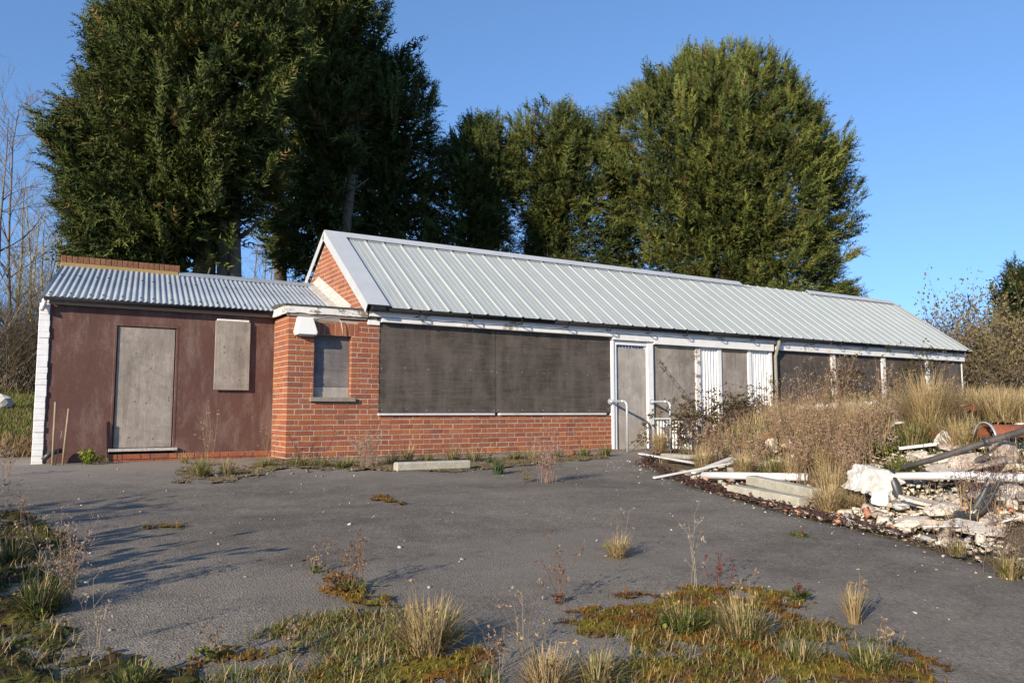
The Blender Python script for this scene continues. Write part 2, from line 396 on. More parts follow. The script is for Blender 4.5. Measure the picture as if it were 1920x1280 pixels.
TAN, STRAW, GREEN, DGREEN, YGREEN, RUSSET, REDBR, DRYBR = (.36, .25, .115), (.54, .42, .22), (.075, .10, .02), (.03, .055, .015), (.15, .17, .03), (.17, .085, .045), (.15, .055, .035), (.19, .125, .07)

# ================================================================== the setting
def axis(parts):
    out = []
    for a, b, st in parts: out += list(np.arange(a, b, st))
    return np.array(out+[parts[-1][1]])
def sheet(name, xs, ys, mat, dz=0.0, keep=None, smooth=True, extra=None):
    X, Y = np.meshgrid(xs, ys); Z = gz(X, Y)+dz
    if extra is not None: Z = Z+extra(X, Y)
    nx, ny = len(xs), len(ys); V = np.stack([X, Y, Z], -1).reshape(-1, 3)
    i, j = np.meshgrid(np.arange(nx-1), np.arange(ny-1)); a = (j*nx+i).ravel()
    Q = np.stack([a, a+1, a+nx+1, a+nx], 1)
    if keep is not None:
        cx = (X[:-1, :-1]+X[1:, 1:])/2; cy = (Y[:-1, :-1]+Y[1:, 1:])/2; Q = Q[keep(cx, cy).ravel()]
    used = np.unique(Q); re = np.zeros(len(V), int); re[used] = np.arange(len(used))
    me = bpy.data.meshes.new(name); me.from_pydata(V[used].tolist(), [], re[Q].tolist()); me.update()
    if smooth: me.polygons.foreach_set('use_smooth', [True]*len(me.polygons))
    return link(name, me, mat)
xs = axis([(-600, -60, 60), (-60, -14, 4), (-14, -4, .5), (-4, 14, .2), (14, 26, .4), (26, 80, 4), (80, 900, 80)])
ys = axis([(-200, -40, 20), (-40, -14, 2), (-14, 1, .2), (1, 16, .5), (16, 60, 3), (60, 900, 70)])
g = sheet('ground', xs, ys, 'soil', -.05*1.0); tag(g, kind='structure')
xs = axis([(-14, -5, 1.0), (-5, 7, .12)]); ys = axis([(-16, -9.6, .8), (-9.6, 2.7, .12)])
def asph_keep(x, y): return edge_d(x, y)+.10*wob(x*4, y*4) < .04
g = sheet('car_park', xs, ys, 'asphalt', .0, asph_keep, extra=lambda x, y: .012*wob(x*.9, y*.8)-.05*sstep(-.25, .05, edge_d(x, y))); tag(g, kind='structure')

# ================================================================== bricks
PITCH_B, BH, JT = .075, .0642, .0108
class Bricks:
    def __init__(s): s.cells = []
    def add(s, x0, x1, y0, y1, z0, z1, size): s.cells.append((x0, x1, y0, y1, z0, z1, size))
    def build(s, parent, limit=300, mat='brick', name='brick'):
        s.cells.sort(key=lambda c: -c[6]); cache = {}; rest = MB()
        for k, (x0, x1, y0, y1, z0, z1, sz) in enumerate(s.cells):
            jx, jy = random.uniform(-.0015, .0015), random.uniform(-.003, .002)
            if k < limit:
                key = (round(x1-x0, 3), round(y1-y0, 3), round(z1-z0, 3), random.randint(0, 1))
                if key not in cache:
                    a, b, c = (key[0]/2, key[1]/2, key[2]/2)
                    m_ = MB().cbox(-a, a, -b, b, -c, c, c=.0035); m_.v = [tuple(q+random.uniform(-.0012, .0012) for q in v) for v in m_.v]
                    cache[key] = m_.mesh(name)
                link(name, cache[key], mat, parent, Vector(((x0+x1)/2+jx, (y0+y1)/2+jy, (z0+z1)/2+random.uniform(-.001, .001))))
            else: rest.cbox(x0+jx, x1+jx, y0+jy, y1+jy, z0, z1, c=.0035)
        if rest.f: tag(rest.build('far_bricks', mat, parent), kind='stuff')
def flemish(x0, x1, odd):
    """brick runs of one course between x0 and x1"""
    out = []; x = x0
    seq = ['H', 'Q'] if odd else []
    k = 0
    while x < x1-.02:
        t = seq[k] if k < len(seq) else 'SH'[(k-len(seq)) % 2]
        L = {'S': .215, 'H': .1025, 'Q': .046}[t]; e = min(x+L, x1)
        if e-x > .02: out.append((x, e))
        x = e+JT; k += 1
    return out
Z0 = -.0475            # underside of the first course (below ground level)

# ================================================================== brick porch
porch = empty('brick_porch', (.6, .3, 0), 'small flat-roofed red brick porch with a boarded narrow window', 'porch')
TOPZ = 2.0; PX1 = 1.36; PY1 = .738
WX0, WX1, WZ0, WZ1 = .375, .925, .865, 1.752
m = MB(); r_ = .004                                  # mortar core with the window opening left out
m.box(r_, WX0-.004, r_, .22, -.3, TOPZ); m.box(WX1+.004, PX1-.004, r_, .22, -.3, TOPZ)
m.box(WX0-.004, WX1+.004, r_, .22, -.3, WZ0); m.box(WX0-.004, WX1+.004, r_, .22, WZ1+.002, TOPZ)
m.box(r_, .2, .22, PY1+.1, -.3, TOPZ)
m.build('wall', 'mortar', porch)
B = Bricks(); n_c = int((TOPZ-Z0)/PITCH_B)
for k in range(n_c+1):
    z = Z0+k*PITCH_B; z1 = min(z+BH, TOPZ)
    if z1-z < .02: continue
    odd = k % 2
    for (a, b) in flemish(0, PX1, odd):
        if z > 1.93 and a > 1.14: continue
        segs = [(a, b)]
        if z1 > WZ0-.005 and z < WZ1+.19:          # window and soldier lintel
            lo, hi = (WX0, WX1) if z < WZ1-.02 else (WX0-.07, WX1+.07)
            if z >= WZ1+.17: lo, hi = 9, 9
            segs = []
            if a < lo: segs.append((a, min(b, lo)))
            if b > hi: segs.append((max(a, hi), b))
        for (p, q) in segs:
            if q-p < .02: continue
            corner = p < .001
            yd = (.215 if odd else .1025) if corner else .1
            if z < -.01 and k == 0: pass
            B.add(p, q, 0, yd, z, z1, (q-p)*BH)
    # side wall, seen at a slant
    y = (.215 if odd else .1025)+JT; kk = 0
    seq = ['H'] if odd else ['Q']
    while y < PY1-.02:
        t = seq[0] if kk == 0 else 'SH'[(kk-1) % 2]
        L = {'S': .215, 'H': .1025, 'Q': .046}[t]; e = min(y+L, PY1); B.add(0, .1, y, e, z, z1, (e-y)*BH*.4); y = e+JT; kk += 1
xx = WX0-.07                                         # soldier course over the window
while xx < WX1+.06:
    B.add(xx, xx+.065, 0, .1, WZ1+.006, WZ1+.183, .011); xx += .0735
B.build(porch, 300)
wd = box_part('window_board', 'ply_mid', porch, WX0, WX1, .085, .10, WZ0+.15, WZ1)
lo = box_part('lower_board', 'ply_pale', porch, WX0, WX1, .080, .10, WZ0, WZ0+.146)
box_part('window_sill', 'sill_stone', porch, WX0-.055, WX1+.06, -.055, .09, WZ0-.062, WZ0-.002)
roof = MB().prism([(-.06, 2.135), (-.06, 2.165), (.45, 2.20), (1.05, 2.19), (1.05, 2.135)], 0, -.065, 1.148).build('flat_roof', 'felt', porch)
def ragged_board(x0, x1, yf, z0, z1, along='x', y1=None):
    """weathered fascia board with an uneven lower edge"""
    m = MB(); n = 22
    for i in range(n):
        a = x0+(x1-x0)*i/n; b = x0+(x1-x0)*(i+1)/n
        j0, j1 = rag[i], rag[i+1]
        P = lambda t, d, z: (t, d, z) if along == 'x' else (d, t, z)
        d0, d1 = yf, yf+.03
        m.add([P(a, d0, z0+j0), P(b, d0, z0+j1), P(b, d0, z1), P(a, d0, z1), P(a, d1, z0+j0), P(b, d1, z0+j1), P(b, d1, z1), P(a, d1, z1)],
              [(0, 1, 2, 3), (5, 4, 7, 6), (0, 4, 5, 1), (3, 2, 6, 7)]+([(0, 3, 7, 4)] if i == 0 else [])+([(1, 5, 6, 2)] if i == n-1 else []))
    return m
rag = [random.uniform(0, .014) for _ in range(23)]
ragged_board(-.06, 1.15, -.055, 2.035, 2.134).build('fascia', 'peeling_paint', porch)
box_part('lower_fascia', 'old_wood', porch, -.03, 1.14, -.03, .0, 2.001, 2.05)
rag = [random.uniform(0, .012) for _ in range(23)]
ragged_board(-.052, PY1-.02, -.062, 2.02, 2.134, 'y').build('fascia', 'peeling_paint', porch)
box_part('white_block', 'white_paint', porch, 1.165, 1.352, -.022, .06, 1.938, 2.012)

# ================================================================== long boarded-up building
hut = empty('boarded_up_building', (9, 1.8, 0), 'long low boarded-up building with pale ribbed metal roof', 'building')
GX, XE = 1.13, 17.2; EY, EZ, RY, RZ = -.17, 2.19, 1.86, 3.66; BKY = RY*2-EY
tanp = (RZ-EZ)/(RY-EY); PL = math.hypot(RY-EY, RZ-EZ)
def slope_z(y): return EZ+(y-EY)*tanp
# cores of the walls
m = MB(); m.box(1.362, 5.75, .004, .22, -.3, .60); m.box(1.362, 17.15, .10, .2, .601, 2.08); m.box(5.751, 17.15, .10, .2, -.3, .60)
m.build('wall', 'mortar', hut)
m = MB(); m.box(17.152, 17.2, .005, BKY-.2, -.3, 2.08); m.box(1.3, 17.15, BKY-.3, BKY-.2, -.3, 2.1); m.build('wall', 'white_paint', hut)
gy0, gy1 = .02, BKY-.2
MB().prism([(gy0, -.3), (gy0, slope_z(gy0)-.06), (RY, RZ-.07), (gy1, slope_z(gy0)-.06), (gy1, -.3)], 0, GX+.010, GX+.2).build('gable_wall', 'mortar', hut)
MB().prism([(.02, 2.0), (.02, slope_z(.02)-.06), (RY, RZ-.07), (gy1, slope_z(.02)-.06), (gy1, 2.0)], 0, 17.0, 17.1).build('gable_wall', 'white_paint', hut)
B = Bricks(); XD = 5.745
for k in range(9):
    z = Z0+k*PITCH_B; z1 = min(z+BH, .60)
    if z1-z < .02: continue
    off = (PX1+JT) % .3375
    for (a, b) in flemish(0, XD, k % 2):
        if b > PX1+.012:
            a2 = max(a, PX1+.006)
            if b-a2 > .02: B.add(a2, b, 0, .1, z, z1, (b-a2)*BH+1)
for k in range(60):                                  # gable bricks between the roofs
    z = 2.02+k*PITCH_B; z1 = z+BH
    if z1 > RZ-.1: break
    half = (RZ-.09-z1)/tanp; ya, yb = max(RY-half, .05), RY+half
    y = ya-((k % 2)*.11)
    kk = k % 2
    while y < yb:
        L = .215 if kk % 2 == 0 else .1025; a, b = max(y, ya), min(y+L, yb)
        if b-a > .03: B.add(GX+.006, GX+.1, a, b, z, z1, (b-a)*BH)
        y += L+JT; kk += 1
B.build(hut, 300)
# roof: one ribbed panel per rib, all sharing one mesh
RP = 1/3; nrm = Vector((0, -math.sin(math.atan(tanp)), math.cos(math.atan(tanp))))
ru = Vector((0, math.cos(math.atan(tanp)), math.sin(math.atan(tanp))))
prof = [(0, 0), (.026, .019), (.044, .019), (.07, 0), (.14, 0), (.146, .004), (.154, .004), (.16, 0), (.238, 0), (.244, .004), (.252, .004), (.258, 0), (RP-.001, 0)]
m = MB()
for L0, L1 in ((0, PL),):
    vs = []
    for t in (L0, L1):
        for (a, h) in prof: vs.append(Vector((a, 0, 0))+ru*t+nrm*(h+.004))
        for (a, h) in prof: vs.append(Vector((a, 0, 0))+ru*t+nrm*(h-.0))
    n = len(prof)
    fs = [(i, i+1, 2*n+i+1, 2*n+i) for i in range(n-1)]+[(n+i+1, n+i, 3*n+i, 3*n+i+1) for i in range(n-1)]
    fs += [(i, n+i, n+i+1, i+1) for i in range(n-1)]
    m.add(vs, fs)
pm = m.mesh('roof_panel')
x0r = GX+.28; npan = int((XE-.10-x0r)/RP)
for i in range(npan+1):
    link('roof_panel', pm, 'roof_metal', hut, Vector((x0r+i*RP, EY, EZ)) + nrm*random.uniform(-.0015, .0015))
m = MB(); m.add([(GX+.05, RY, RZ), (XE, RY, RZ), (XE, BKY, EZ), (GX+.05, BKY, EZ), (GX+.05, RY, RZ-.02), (XE, RY, RZ-.02), (XE, BKY, EZ-.02), (GX+.05, BKY, EZ-.02)],
            [(0, 1, 2, 3), (7, 6, 5, 4), (3, 2, 6, 7), (0, 3, 7, 4), (1, 5, 6, 2)]); m.build('rear_roof_sheet', 'roof_metal', hut)
def slope_strip(x0, x1, h0, h1, y0=EY-.01, y1=RY, m=None):
    m = m or MB(); vs = []
    for h in (h0, h1):
        for (x, y) in ((x0, y0), (x1, y0), (x1, y1), (x0, y1)): vs.append(Vector((x, y, slope_z(y)))+nrm*h)
    return m.add(vs, [(0, 3, 2, 1), (4, 5, 6, 7), (0, 1, 5, 4), (1, 2, 6, 5), (2, 3, 7, 6), (3, 0, 4, 7)])
m = slope_strip(GX-.045, GX+.295, .040, .046)        # wide verge flashing and its hanging edge
slope_strip(GX-.05, GX-.044, -.10, .047, m=m)
m.build('verge_flashing', 'flashing', hut)
m = MB(); vs = []
for (h0, h1) in ((-.10, .046),):
    for x in (GX-.05, GX-.042):
        for (y, z) in ((RY, RZ), (BKY, EZ)): vs += [(x, y, z+h0), (x, y, z+h1)]
m.add(vs, [(0, 1, 3, 2), (4, 6, 7, 5), (0, 4, 5, 1), (2, 3, 7, 6), (1, 5, 7, 3), (0, 2, 6, 4)]).build('rear_verge', 'flashing', hut)
m = slope_strip(XE-.11, XE+.012, .040, .046); slope_strip(XE+.012, XE+.018, -.08, .047, m=m); m.build('verge_flashing', 'flashing', hut)
def ridge_cap(x0, x1):
    m = MB(); vs = []
    for x in (x0, x1):
        for (y, dz) in ((RY-.135, .052), (RY-.13, .060), (RY-.02, .062), (RY, .066), (RY+.02, .062), (RY+.13, .05), (RY+.12, .03), (RY, .045), (RY-.12, .036)):
            base = slope_z(y) if y <= RY else slope_z(2*RY-y); vs.append((x, y, base+dz))
    n = 9; m.add(vs, [tuple(range(n))[::-1], tuple(range(n, 2*n))]+[(i, (i+1) % n, n+(i+1) % n, n+i) for i in range(n)])
    m.build('ridge_cap', 'flashing', hut)
for a, b in ((GX-.04, 3.0), (3.003, 6.0), (6.003, 8.9), (8.903, 11.16), (13.6, 15.2), (15.203, XE+.01)): ridge_cap(a, b)
# little dark closers between the ribs below the cap
m = MB()
for i in range(npan+1):
    x = x0r+i*RP
    if 11.1 < x < 13.5: continue
    p = Vector((0, RY-.137, slope_z(RY-.137)))
    vs = [Vector((x+a, p.y, p.z))+nrm*h for (a, h) in ((.072, .006), (RP, .006), (RP, .036), (.072, .036))]; vs += [v+ru*.01 for v in vs]
    m.add(vs, [(0, 1, 2, 3), (4, 7, 6, 5), (3, 2, 6, 7)])
tag(m.build('ridge_filler', 'galvanised', hut), kind='stuff')
# eaves: gutter, brackets, fascias
def gutter(parent, x0, x1, y, z, r=.052):
    m = MB(); k = 9; vs = []
    for x in (x0, x1):
        for rr in (r, r-.006):
            for i in range(k):
                a = math.pi*(1+i/(k-1)); vs.append((x, y+rr*math.cos(a), z+rr*math.sin(a)))
    fs = []
    for i in range(k-1):
        fs += [(i, i+1, 2*k+i+1, 2*k+i), (k+i+1, k+i, 3*k+i, 3*k+i+1), (i, k+i, k+i+1, i+1), (2*k+i+1, 3*k+i+1, 3*k+i, 2*k+i)]
    fs += [(0, 2*k, 3*k, k), (k-1, 2*k-1, 4*k-1, 3*k-1)]
    m.add(vs, fs); return m.build('gutter', 'gutter_dark', parent, True)
for a, b in ((GX+.07, 4.4), (4.405, 8.0), (8.005, 10.0), (10.005, 13.6), (13.605, 17.22)): gutter(hut, a, b, -.158, 2.176-.004*(a > 5))
bm_ = MB().prism([(-.215, 2.10), (-.198, 2.186), (-.221, 2.186), (-.221, 2.10), (-.198, 2.075), (-.10, 2.08), (-.10, 2.10), (-.158, 2.09)], 0, -.007, .007).mesh('gutter_bracket')
xb = 1.9
while xb < 17: link('gutter_bracket', bm_, 'gutter_dark', hut, Vector((xb, 0, 0))); xb += .92
MB().cbox(GX+.02, GX+.24, -.23, -.02, 2.13, 2.203).build('gutter_stop_end', 'gutter_dark', hut)
rag = [random.uniform(0, .006) for _ in range(23)]
ragged_board(GX+.03, 5.6, -.100, 2.055, 2.15).build('fascia', 'white_paint', hut)
ragged_board(5.602, 10.0, -.100, 2.055, 2.15).build('fascia', 'white_paint', hut)
ragged_board(10.002, 17.19, -.097, 2.05, 2.15).build('fascia', 'white_paint', hut)
box_part('header_board', 'white_paint', hut, 1.362, 5.74, -.078, .05, 1.985, 2.053)
nail = MB().tube([(0, -.003, 0), (0, .002, 0)], .007, 6).mesh('nail_head')
# two dark plywood sheets over the big window, white sill strips below
for (xa, xb_, yb_) in ((1.362, 3.368, .010), (3.373, 5.748, .014)):
    bd = box_part('dark_board', 'ply_dark', hut, xa, xb_, yb_, yb_+.018, .645, 1.983)
    for zz_ in (.69, 1.31, 1.94):
        for t_ in range(6): link('nail_head', nail, 'galvanised', bd, Vector((xa+.05+(xb_-xa-.1)*t_/5+random.uniform(-.03, .03), yb_, zz_+random.uniform(-.015, .015))))
box_part('sill_strip', 'white_plastic', hut, 1.345, 3.335, -.035, .05, .605, .637)
box_part('sill_strip', 'white_plastic', hut, 3.43, 5.61, -.035, .05, .605, .637)
# door bay
def post(x0, x1, z0, z1, y=-.02, mat='white_paint'): return box_part('frame_post', mat, hut, x0, x1, y, .06, z0, z1)
post(5.752, 5.800, -.05, 1.93, -.03); post(5.801, 5.868, -.05, 1.93, -.012)
box_part('door_head', 'white_paint', hut, 5.869, 6.585, -.016, .05, 1.855, 1.93)
dr = box_part('door_board', 'ply_pale', hut, 5.87, 6.585, .02, .04, -.04, 1.80)
m = MB()
for i in range(9): m.box(5.90+i*.072, 5.90+i*.072+random.uniform(.04, .06), .016, .0195, 1.805+random.uniform(0, .01), 1.85)
m.build('blue_tape', 'blue_strip', dr)
box_part('tape_backing', 'white_plastic', hut, 5.87, 6.585, .022, .04, 1.802, 1.854)
post(6.588, 6.725, -.05, 1.935, -.03)
box_part('header_beam', 'white_paint', hut, 6.727, 9.985, -.072, .06, 1.90, 2.053)
box_part('header_beam', 'white_paint', hut, 5.752, 6.725, -.066, .06, 1.937, 2.053)
box_part('window_board', 'ply_grey', hut, 6.728, 7.815, .012, .03, .55, 1.898)
box_part('ledge', 'white_paint', hut, 6.728, 7.815, -.02, .05, .515, .547)
post(7.818, 7.94, -.05, 1.897, -.02, 'peeling_paint')
def cladding(x0, x1, z0, z1):
    """white profiled sheet with upright ribs"""
    pitch = .076; n = int((x1-x0)/pitch); m = MB(); p = []
    for i in range(n+1):
        x = x0+i*pitch
        for (a, d) in ((0, 0), (.028, 0), (.038, -.022), (.066, -.022)):
            if x+a < x1: p.append((x+a, d+.03))
    p.append((x1, .03)); k = len(p)
    vs = [(x, y, z) for z in (z0, z1) for (x, y) in p]+[(x, y+.004, z) for z in (z0, z1) for (x, y) in p]
    fs = [(i, i+1, k+i+1, k+i) for i in range(k-1)]+[(2*k+i+1, 2*k+i, 3*k+i, 3*k+i+1) for i in range(k-1)]
    m.add(vs, fs); return m.build('ribbed_cladding', 'white_paint', hut)
cladding(6.73, 7.815, -.05, .513); cladding(7.942, 8.41, -.05, 1.897)
post(8.412, 8.52, -.05, 1.897, -.012); b3 = box_part('door_board', 'ply_grey', hut, 8.523, 9.275, .016, .034, -.05, 1.83)
box_part('bare_wood_rail', 'stake', hut, 8.523, 9.275, .012, .034, 1.832, 1.896)
post(9.278, 9.375, -.05, 1.897, -.012); cladding(9.378, 9.90, -.05, 1.897); post(9.902, 9.985, -.05, 1.897, -.02)
dp = MB().tube([(10.04, -.158, 2.12), (10.04, -.155, 2.05), (10.04, -.11, 1.93), (10.04, -.06, 1.8), (10.04, -.06, .2), (10.04, -.06, -.05)], .034, 10).build('downpipe', 'sill_stone', hut, True)
# right-hand bays
xw = [10.09, 11.99, 13.83, 15.62, 17.19]
for i in range(4):
    a = xw[i]+(.0 if i == 0 else .075); b = xw[i+1]-(.075 if i < 3 else .02)
    box_part('dark_board', 'ply_dark', hut, a, b, .015, .033, .45, 1.925)
    if i < 3: post(xw[i+1]-.073, xw[i+1]+.073, -.05, 1.925, -.02, 'peeling_paint')
box_part('header_beam', 'white_paint', hut, 10.09, 17.19, -.07, .06, 1.928, 2.048)
cladding(10.09, 17.15, -.05, .445)

# ================================================================== brown lean-to
ann = empty('lean_to', (-1.45, 1.4, 0), 'low lean-to with brown rendered wall and corrugated iron roof', 'outbuilding')
AY, AXL = .738, -2.9; AEY, AEZ, ARY, ARZ = .60, 2.125, 2.2, 2.80
asl = (ARZ-AEZ)/(ARY-AEY)
DX0, DX1, DZ0, DZ1 = -2.065, -1.352, .175, 1.80
m = MB(); m.box(AXL, DX0-.062, AY, AY+.12, -.2, 2.06); m.box(DX0-.062, DX0-.045, AY, AY+.12, .10, 2.06); m.box(DX1+.045, .15, AY, AY+.12, .10, 2.06); m.box(DX0-.045, DX1+.045, AY, AY+.12, DZ1+.05, 2.06)
m.build('rendered_wall', 'brown_render', ann)
m = MB(); m.box(AXL+.17, -2.0, ARY-.1, ARY+.1, -.3, ARZ-.03); m.box(-2.0, 1.13, ARY-.1, ARY+.1, -.3, ARZ-.06); m.box(AXL-.055, AXL+.04, AY+.13, ARY-.1, -.3, 2.02)
m.build('wall', 'mortar', ann)
MB().add([(AXL-.055, AY+.13, 2.021), (AXL-.055, ARY-.1, 2.021), (AXL+.17, ARY-.1, ARZ-.08), (AXL-.03, AY+.13, AEZ+.02), (AXL+.04, AY+.13, 2.021), (AXL+.04, ARY-.1, 2.021), (AXL+.23, ARY-.1, ARZ-.08), (AXL+.04, AY+.13, AEZ+.02)],
         [(0, 1, 2, 3), (7, 6, 5, 4), (0, 3, 7, 4), (3, 2, 6, 7), (1, 5, 6, 2)]).build('wall', 'white_brick', ann)
B = Bricks()
for k in range(2):
    for (a, b) in flemish(DX0-.05, 0, k % 2): B.add(a, b, AY-.014, AY+.09, -.045+k*.075, .02+k*.075, 1)
B.build(ann, 300)
MB().box(DX0-.06, .1, AY+.005, AY+.1, -.3, .099).build('plinth_core', 'mortar', ann)
wb = Bricks()                                       # white painted end of the side wall
for k in range(28):
    z = -.05+k*.075; w_ = random.uniform(-.009, .0)
    wb.add(AXL-.080, AXL+.045+w_, AY-.022+random.uniform(-.006, .006), AY+.11, z, min(z+.0738, 2.05), 1)
wb.build(ann, 300, 'white_brick', 'painted_brick')
adr = box_part('door_board', 'ply_grey', ann, DX0, DX1, AY+.018, AY+.036, DZ0+.005, DZ1-.002)
for a, b in ((DX0-.045, DX0-.012), (DX1+.012, DX1+.045)): box_part('door_frame', 'brown_render', ann, a, b, AY-.004, AY+.1, DZ0, DZ1+.004)
box_part('door_frame', 'brown_render', ann, DX0-.045, DX1+.045, AY-.004, AY+.1, DZ1+.006, DZ1+.048)
box_part('door_step', 'cement', ann, DX0-.06, DX1+.07, AY-.06, AY+.1, DZ0-.04, DZ0-.002)
wbd = box_part('window_board', 'ply_grey', ann, -.835, -.352, AY-.05, AY-.032, .965, 1.945)
box_part('batten', 'white_paint', ann, -.815, -.372, AY-.045, AY-.002, 1.947, 1.975)
box_part('batten', 'old_wood', ann, -.80, -.39, AY-.031, AY-.002, 1.0, 1.05); 
rivet = MB().tube([(0, -.006, 0), (0, .003, 0)], .010, 8).mesh('bolt_head')
for (x, z) in ((-1.85, 1.45), (-1.65, 1.44), (-1.66, 1.25), (-1.84, .8), (-1.7, .78), (-1.42, .82), (-1.42, .86), (-1.9, .32), (-1.6, .3)): link('bolt_head', rivet, 'old_wood', adr, Vector((x, AY+.017, z)))
for (x, z) in ((-.72, 1.58), (-.5, 1.55), (-.72, 1.5), (-.52, 1.47), (-.7, 1.15), (-.5, 1.12)): link('bolt_head', rivet, 'rust', wbd, Vector((x, AY-.051, z)))
box_part('fascia', 'old_wood', ann, AXL+.02, -.005, AY-.075, AY-.045, 2.035, 2.093)
box_part('soffit', 'old_wood', ann, AXL+.02, -.005, AY-.044, AY-.002, 2.0605, 2.08)
gutter(ann, AXL-.04, -.005, AEY+.0, 2.118, .045)
MB().tube([(AXL-.03, AEY+.02, 2.08), (AXL-.035, AEY+.08, 2.02), (AXL-.06, AY-.09, 1.95)], .03, 8).build('gutter_outlet', 'white_plastic', ann, True)
def skew(x, y): return x+.26*(1-(x+2.95)/4.05)*(y-AEY)/(ARY-AEY)
def corr_sheet(x0, ncorr, lift, top):
    pit = .0762; k = ncorr*8+1; m = MB(); vs = []
    nn = Vector((0, -asl, 1)).normalized()
    for (y, z) in ((AEY-.03, AEZ-.03*asl), (AEY+(top-AEY)*.5, AEZ+(top-AEY)*.5*asl), (top, AEZ+(top-AEY)*asl)):
        for th in (0, -.003):
            for i in range(k):
                h = .0095*math.cos(2*math.pi*i/8)+lift+th; xq = x0+pit*i/8; vs.append(Vector((skew(xq, y), y, z))+nn*h)
    fs = []
    for r in (0, 1):
        o = r*2*k
        fs += [(o+i, o+i+1, o+2*k+i+1, o+2*k+i) for i in range(k-1)]+[(o+k+i+1, o+k+i, o+3*k+i, o+3*k+i+1) for i in range(k-1)]
    fs += [(i+1, i, k+i, k+i+1) for i in range(k-1)]
    o = [m.add(vs, fs).build('corrugated_sheet', 'zinc_sheet', ann, True)][0]
    for (t, st) in ((.07, 3), (.62, 3)):
        for i in range(1, ncorr, st):
            y = AEY+(top-AEY)*t; p = Vector((skew(x0+pit*i, y), y, AEZ+(y-AEY)*asl))+nn*(.0095+lift); q = link('roof_bolt', bolt, 'gutter_dark', o, p)
    return o
nn = Vector((0, -asl, 1)).normalized()
bolt = MB().tube([nn*-.004, nn*.008], .013, 7).mesh('roof_bolt')
x = AXL-.065; i = 0
while x < 1.0:
    nc = 8 if x+8*.0762 < 1.08 else int((1.10-x)/.0762)
    if nc < 1: break
    corr_sheet(x, nc, .012+(.0045 if i % 2 else 0), ARY-.02); x += .0762*nc-.02*0; i += 1
cp = Bricks(); x = AXL+.17; x_end = -1.16            # brick-on-edge coping on the rear wall
while x < x_end: cp.add(x, x+.066, ARY-.09, ARY+.12, ARZ+.028, ARZ+.128, 1); x += .0735
cp.build(ann, 300, 'old_brick', 'coping_brick')
simple('ochre_mortar', (.36, .25, .10), (.28, .20, .09), 14, .95, .1, .4)
box_part('coping_bed', 'ochre_mortar', ann, AXL+.165, x_end+.02, ARY-.095, ARY+.12, ARZ-.05, ARZ+.0275)
MB().prism([(ARY-.14, ARZ-.01), (ARY-.02, ARZ+.045), (ARY+.10, ARZ+.02), (ARY+.10, ARZ-.05), (ARY-.14, ARZ-.035)], 0, x_end+.03, 1.13).build('ridge_flashing', 'zinc_sheet', ann)
m = MB(); vs = []
for (y) in (AEY, ARY+.02):
    z = AEZ+(y-AEY)*asl; vs += [(.90, y, z+.03), (1.02, y, z+.05), (1.13, y, z+.17), (1.13, y, z), (.9, y, z+.01)]
m.add(vs, [(0, 1, 6, 5), (1, 2, 7, 6), (0, 4, 3, 2, 1), (5, 6, 7, 8, 9), (4, 0, 5, 9)]).build('cement_flashing', 'cement', ann)

# ================================================================== things fixed to the walls
lamp = empty('wall_lamp', (.23, -.05, 1.86), 'cream tapered bulkhead lamp beside the narrow window', 'lamp')
m = MB(); pr = [(.115, 1.985), (.315, 1.985), (.392, 1.765), (.372, 1.728), (.088, 1.728), (.068, 1.765)]
fr = [((x-.23)*.86+.23, (z-1.86)*.9+1.86) for x, z in pr]
m.add([(x, -.004, z) for x, z in pr]+[(x, -.10, z) for x, z in pr]+[(x, -.135, z) for x, z in fr],
      [tuple(range(6))]+[(i, (i+1) % 6, 6+(i+1) % 6, 6+i) for i in range(6)]+[(6+i, 6+(i+1) % 6, 12+(i+1) % 6, 12+i) for i in range(6)]+[tuple(range(12, 18))[::-1]])
m.build('housing', 'lamp_white', lamp)
MB().cbox(.13, .33, -.10, -.02, 1.715, 1.729).build('lens', 'galvanised', lamp)
cb = MB().tube([(.31, -.035, 1.99), (.45, -.04, 1.985), (.6, -.04, 1.982), (.72, -.045, 1.985), (.745, -.05, 1.94), (.76, -.05, 1.86), (.775, -.045, 1.76)], .006, 5).build('loose_cable', 'white_plastic', None, True)
tag(cb, 'thin white cable hanging loose over the narrow porch window', 'cable')
def handrail(x, yb, zt, label):
    r = empty('handrail', (x, yb, gz(x, yb)), label, 'handrail', 'door handrails')
    pts = [(x, -.03, zt), (x, yb+.09, zt)]+[(x, yb+.09-.09*math.sin(a), zt-.09+.09*math.cos(a)) for a in (.3, .65, 1.0, 1.3, 1.57)]+[(x, yb, float(gz(x, yb))-.05)]
    MB().tube(pts, .021, 10).build('rail_tube', 'galvanised', r, True)
    MB().tube([(x, -.036, zt), (x, -.024, zt)], .052, 12).build('wall_flange', 'galvanised', r)
    MB().tube([(x, -.10, zt), (x, -.02, zt)], .029, 10).build('socket', 'galvanised', r, True)
    MB().tube([(x, yb+.16, zt), (x, yb+.10, zt)], .027, 10).build('elbow_collar', 'galvanised', r, True)
handrail(5.70, -.48, .84, 'galvanised handrail left of the pale boarded door')
handrail(6.66, -.52, .84, 'galvanised handrail right of the pale boarded door, half hidden by brambles')

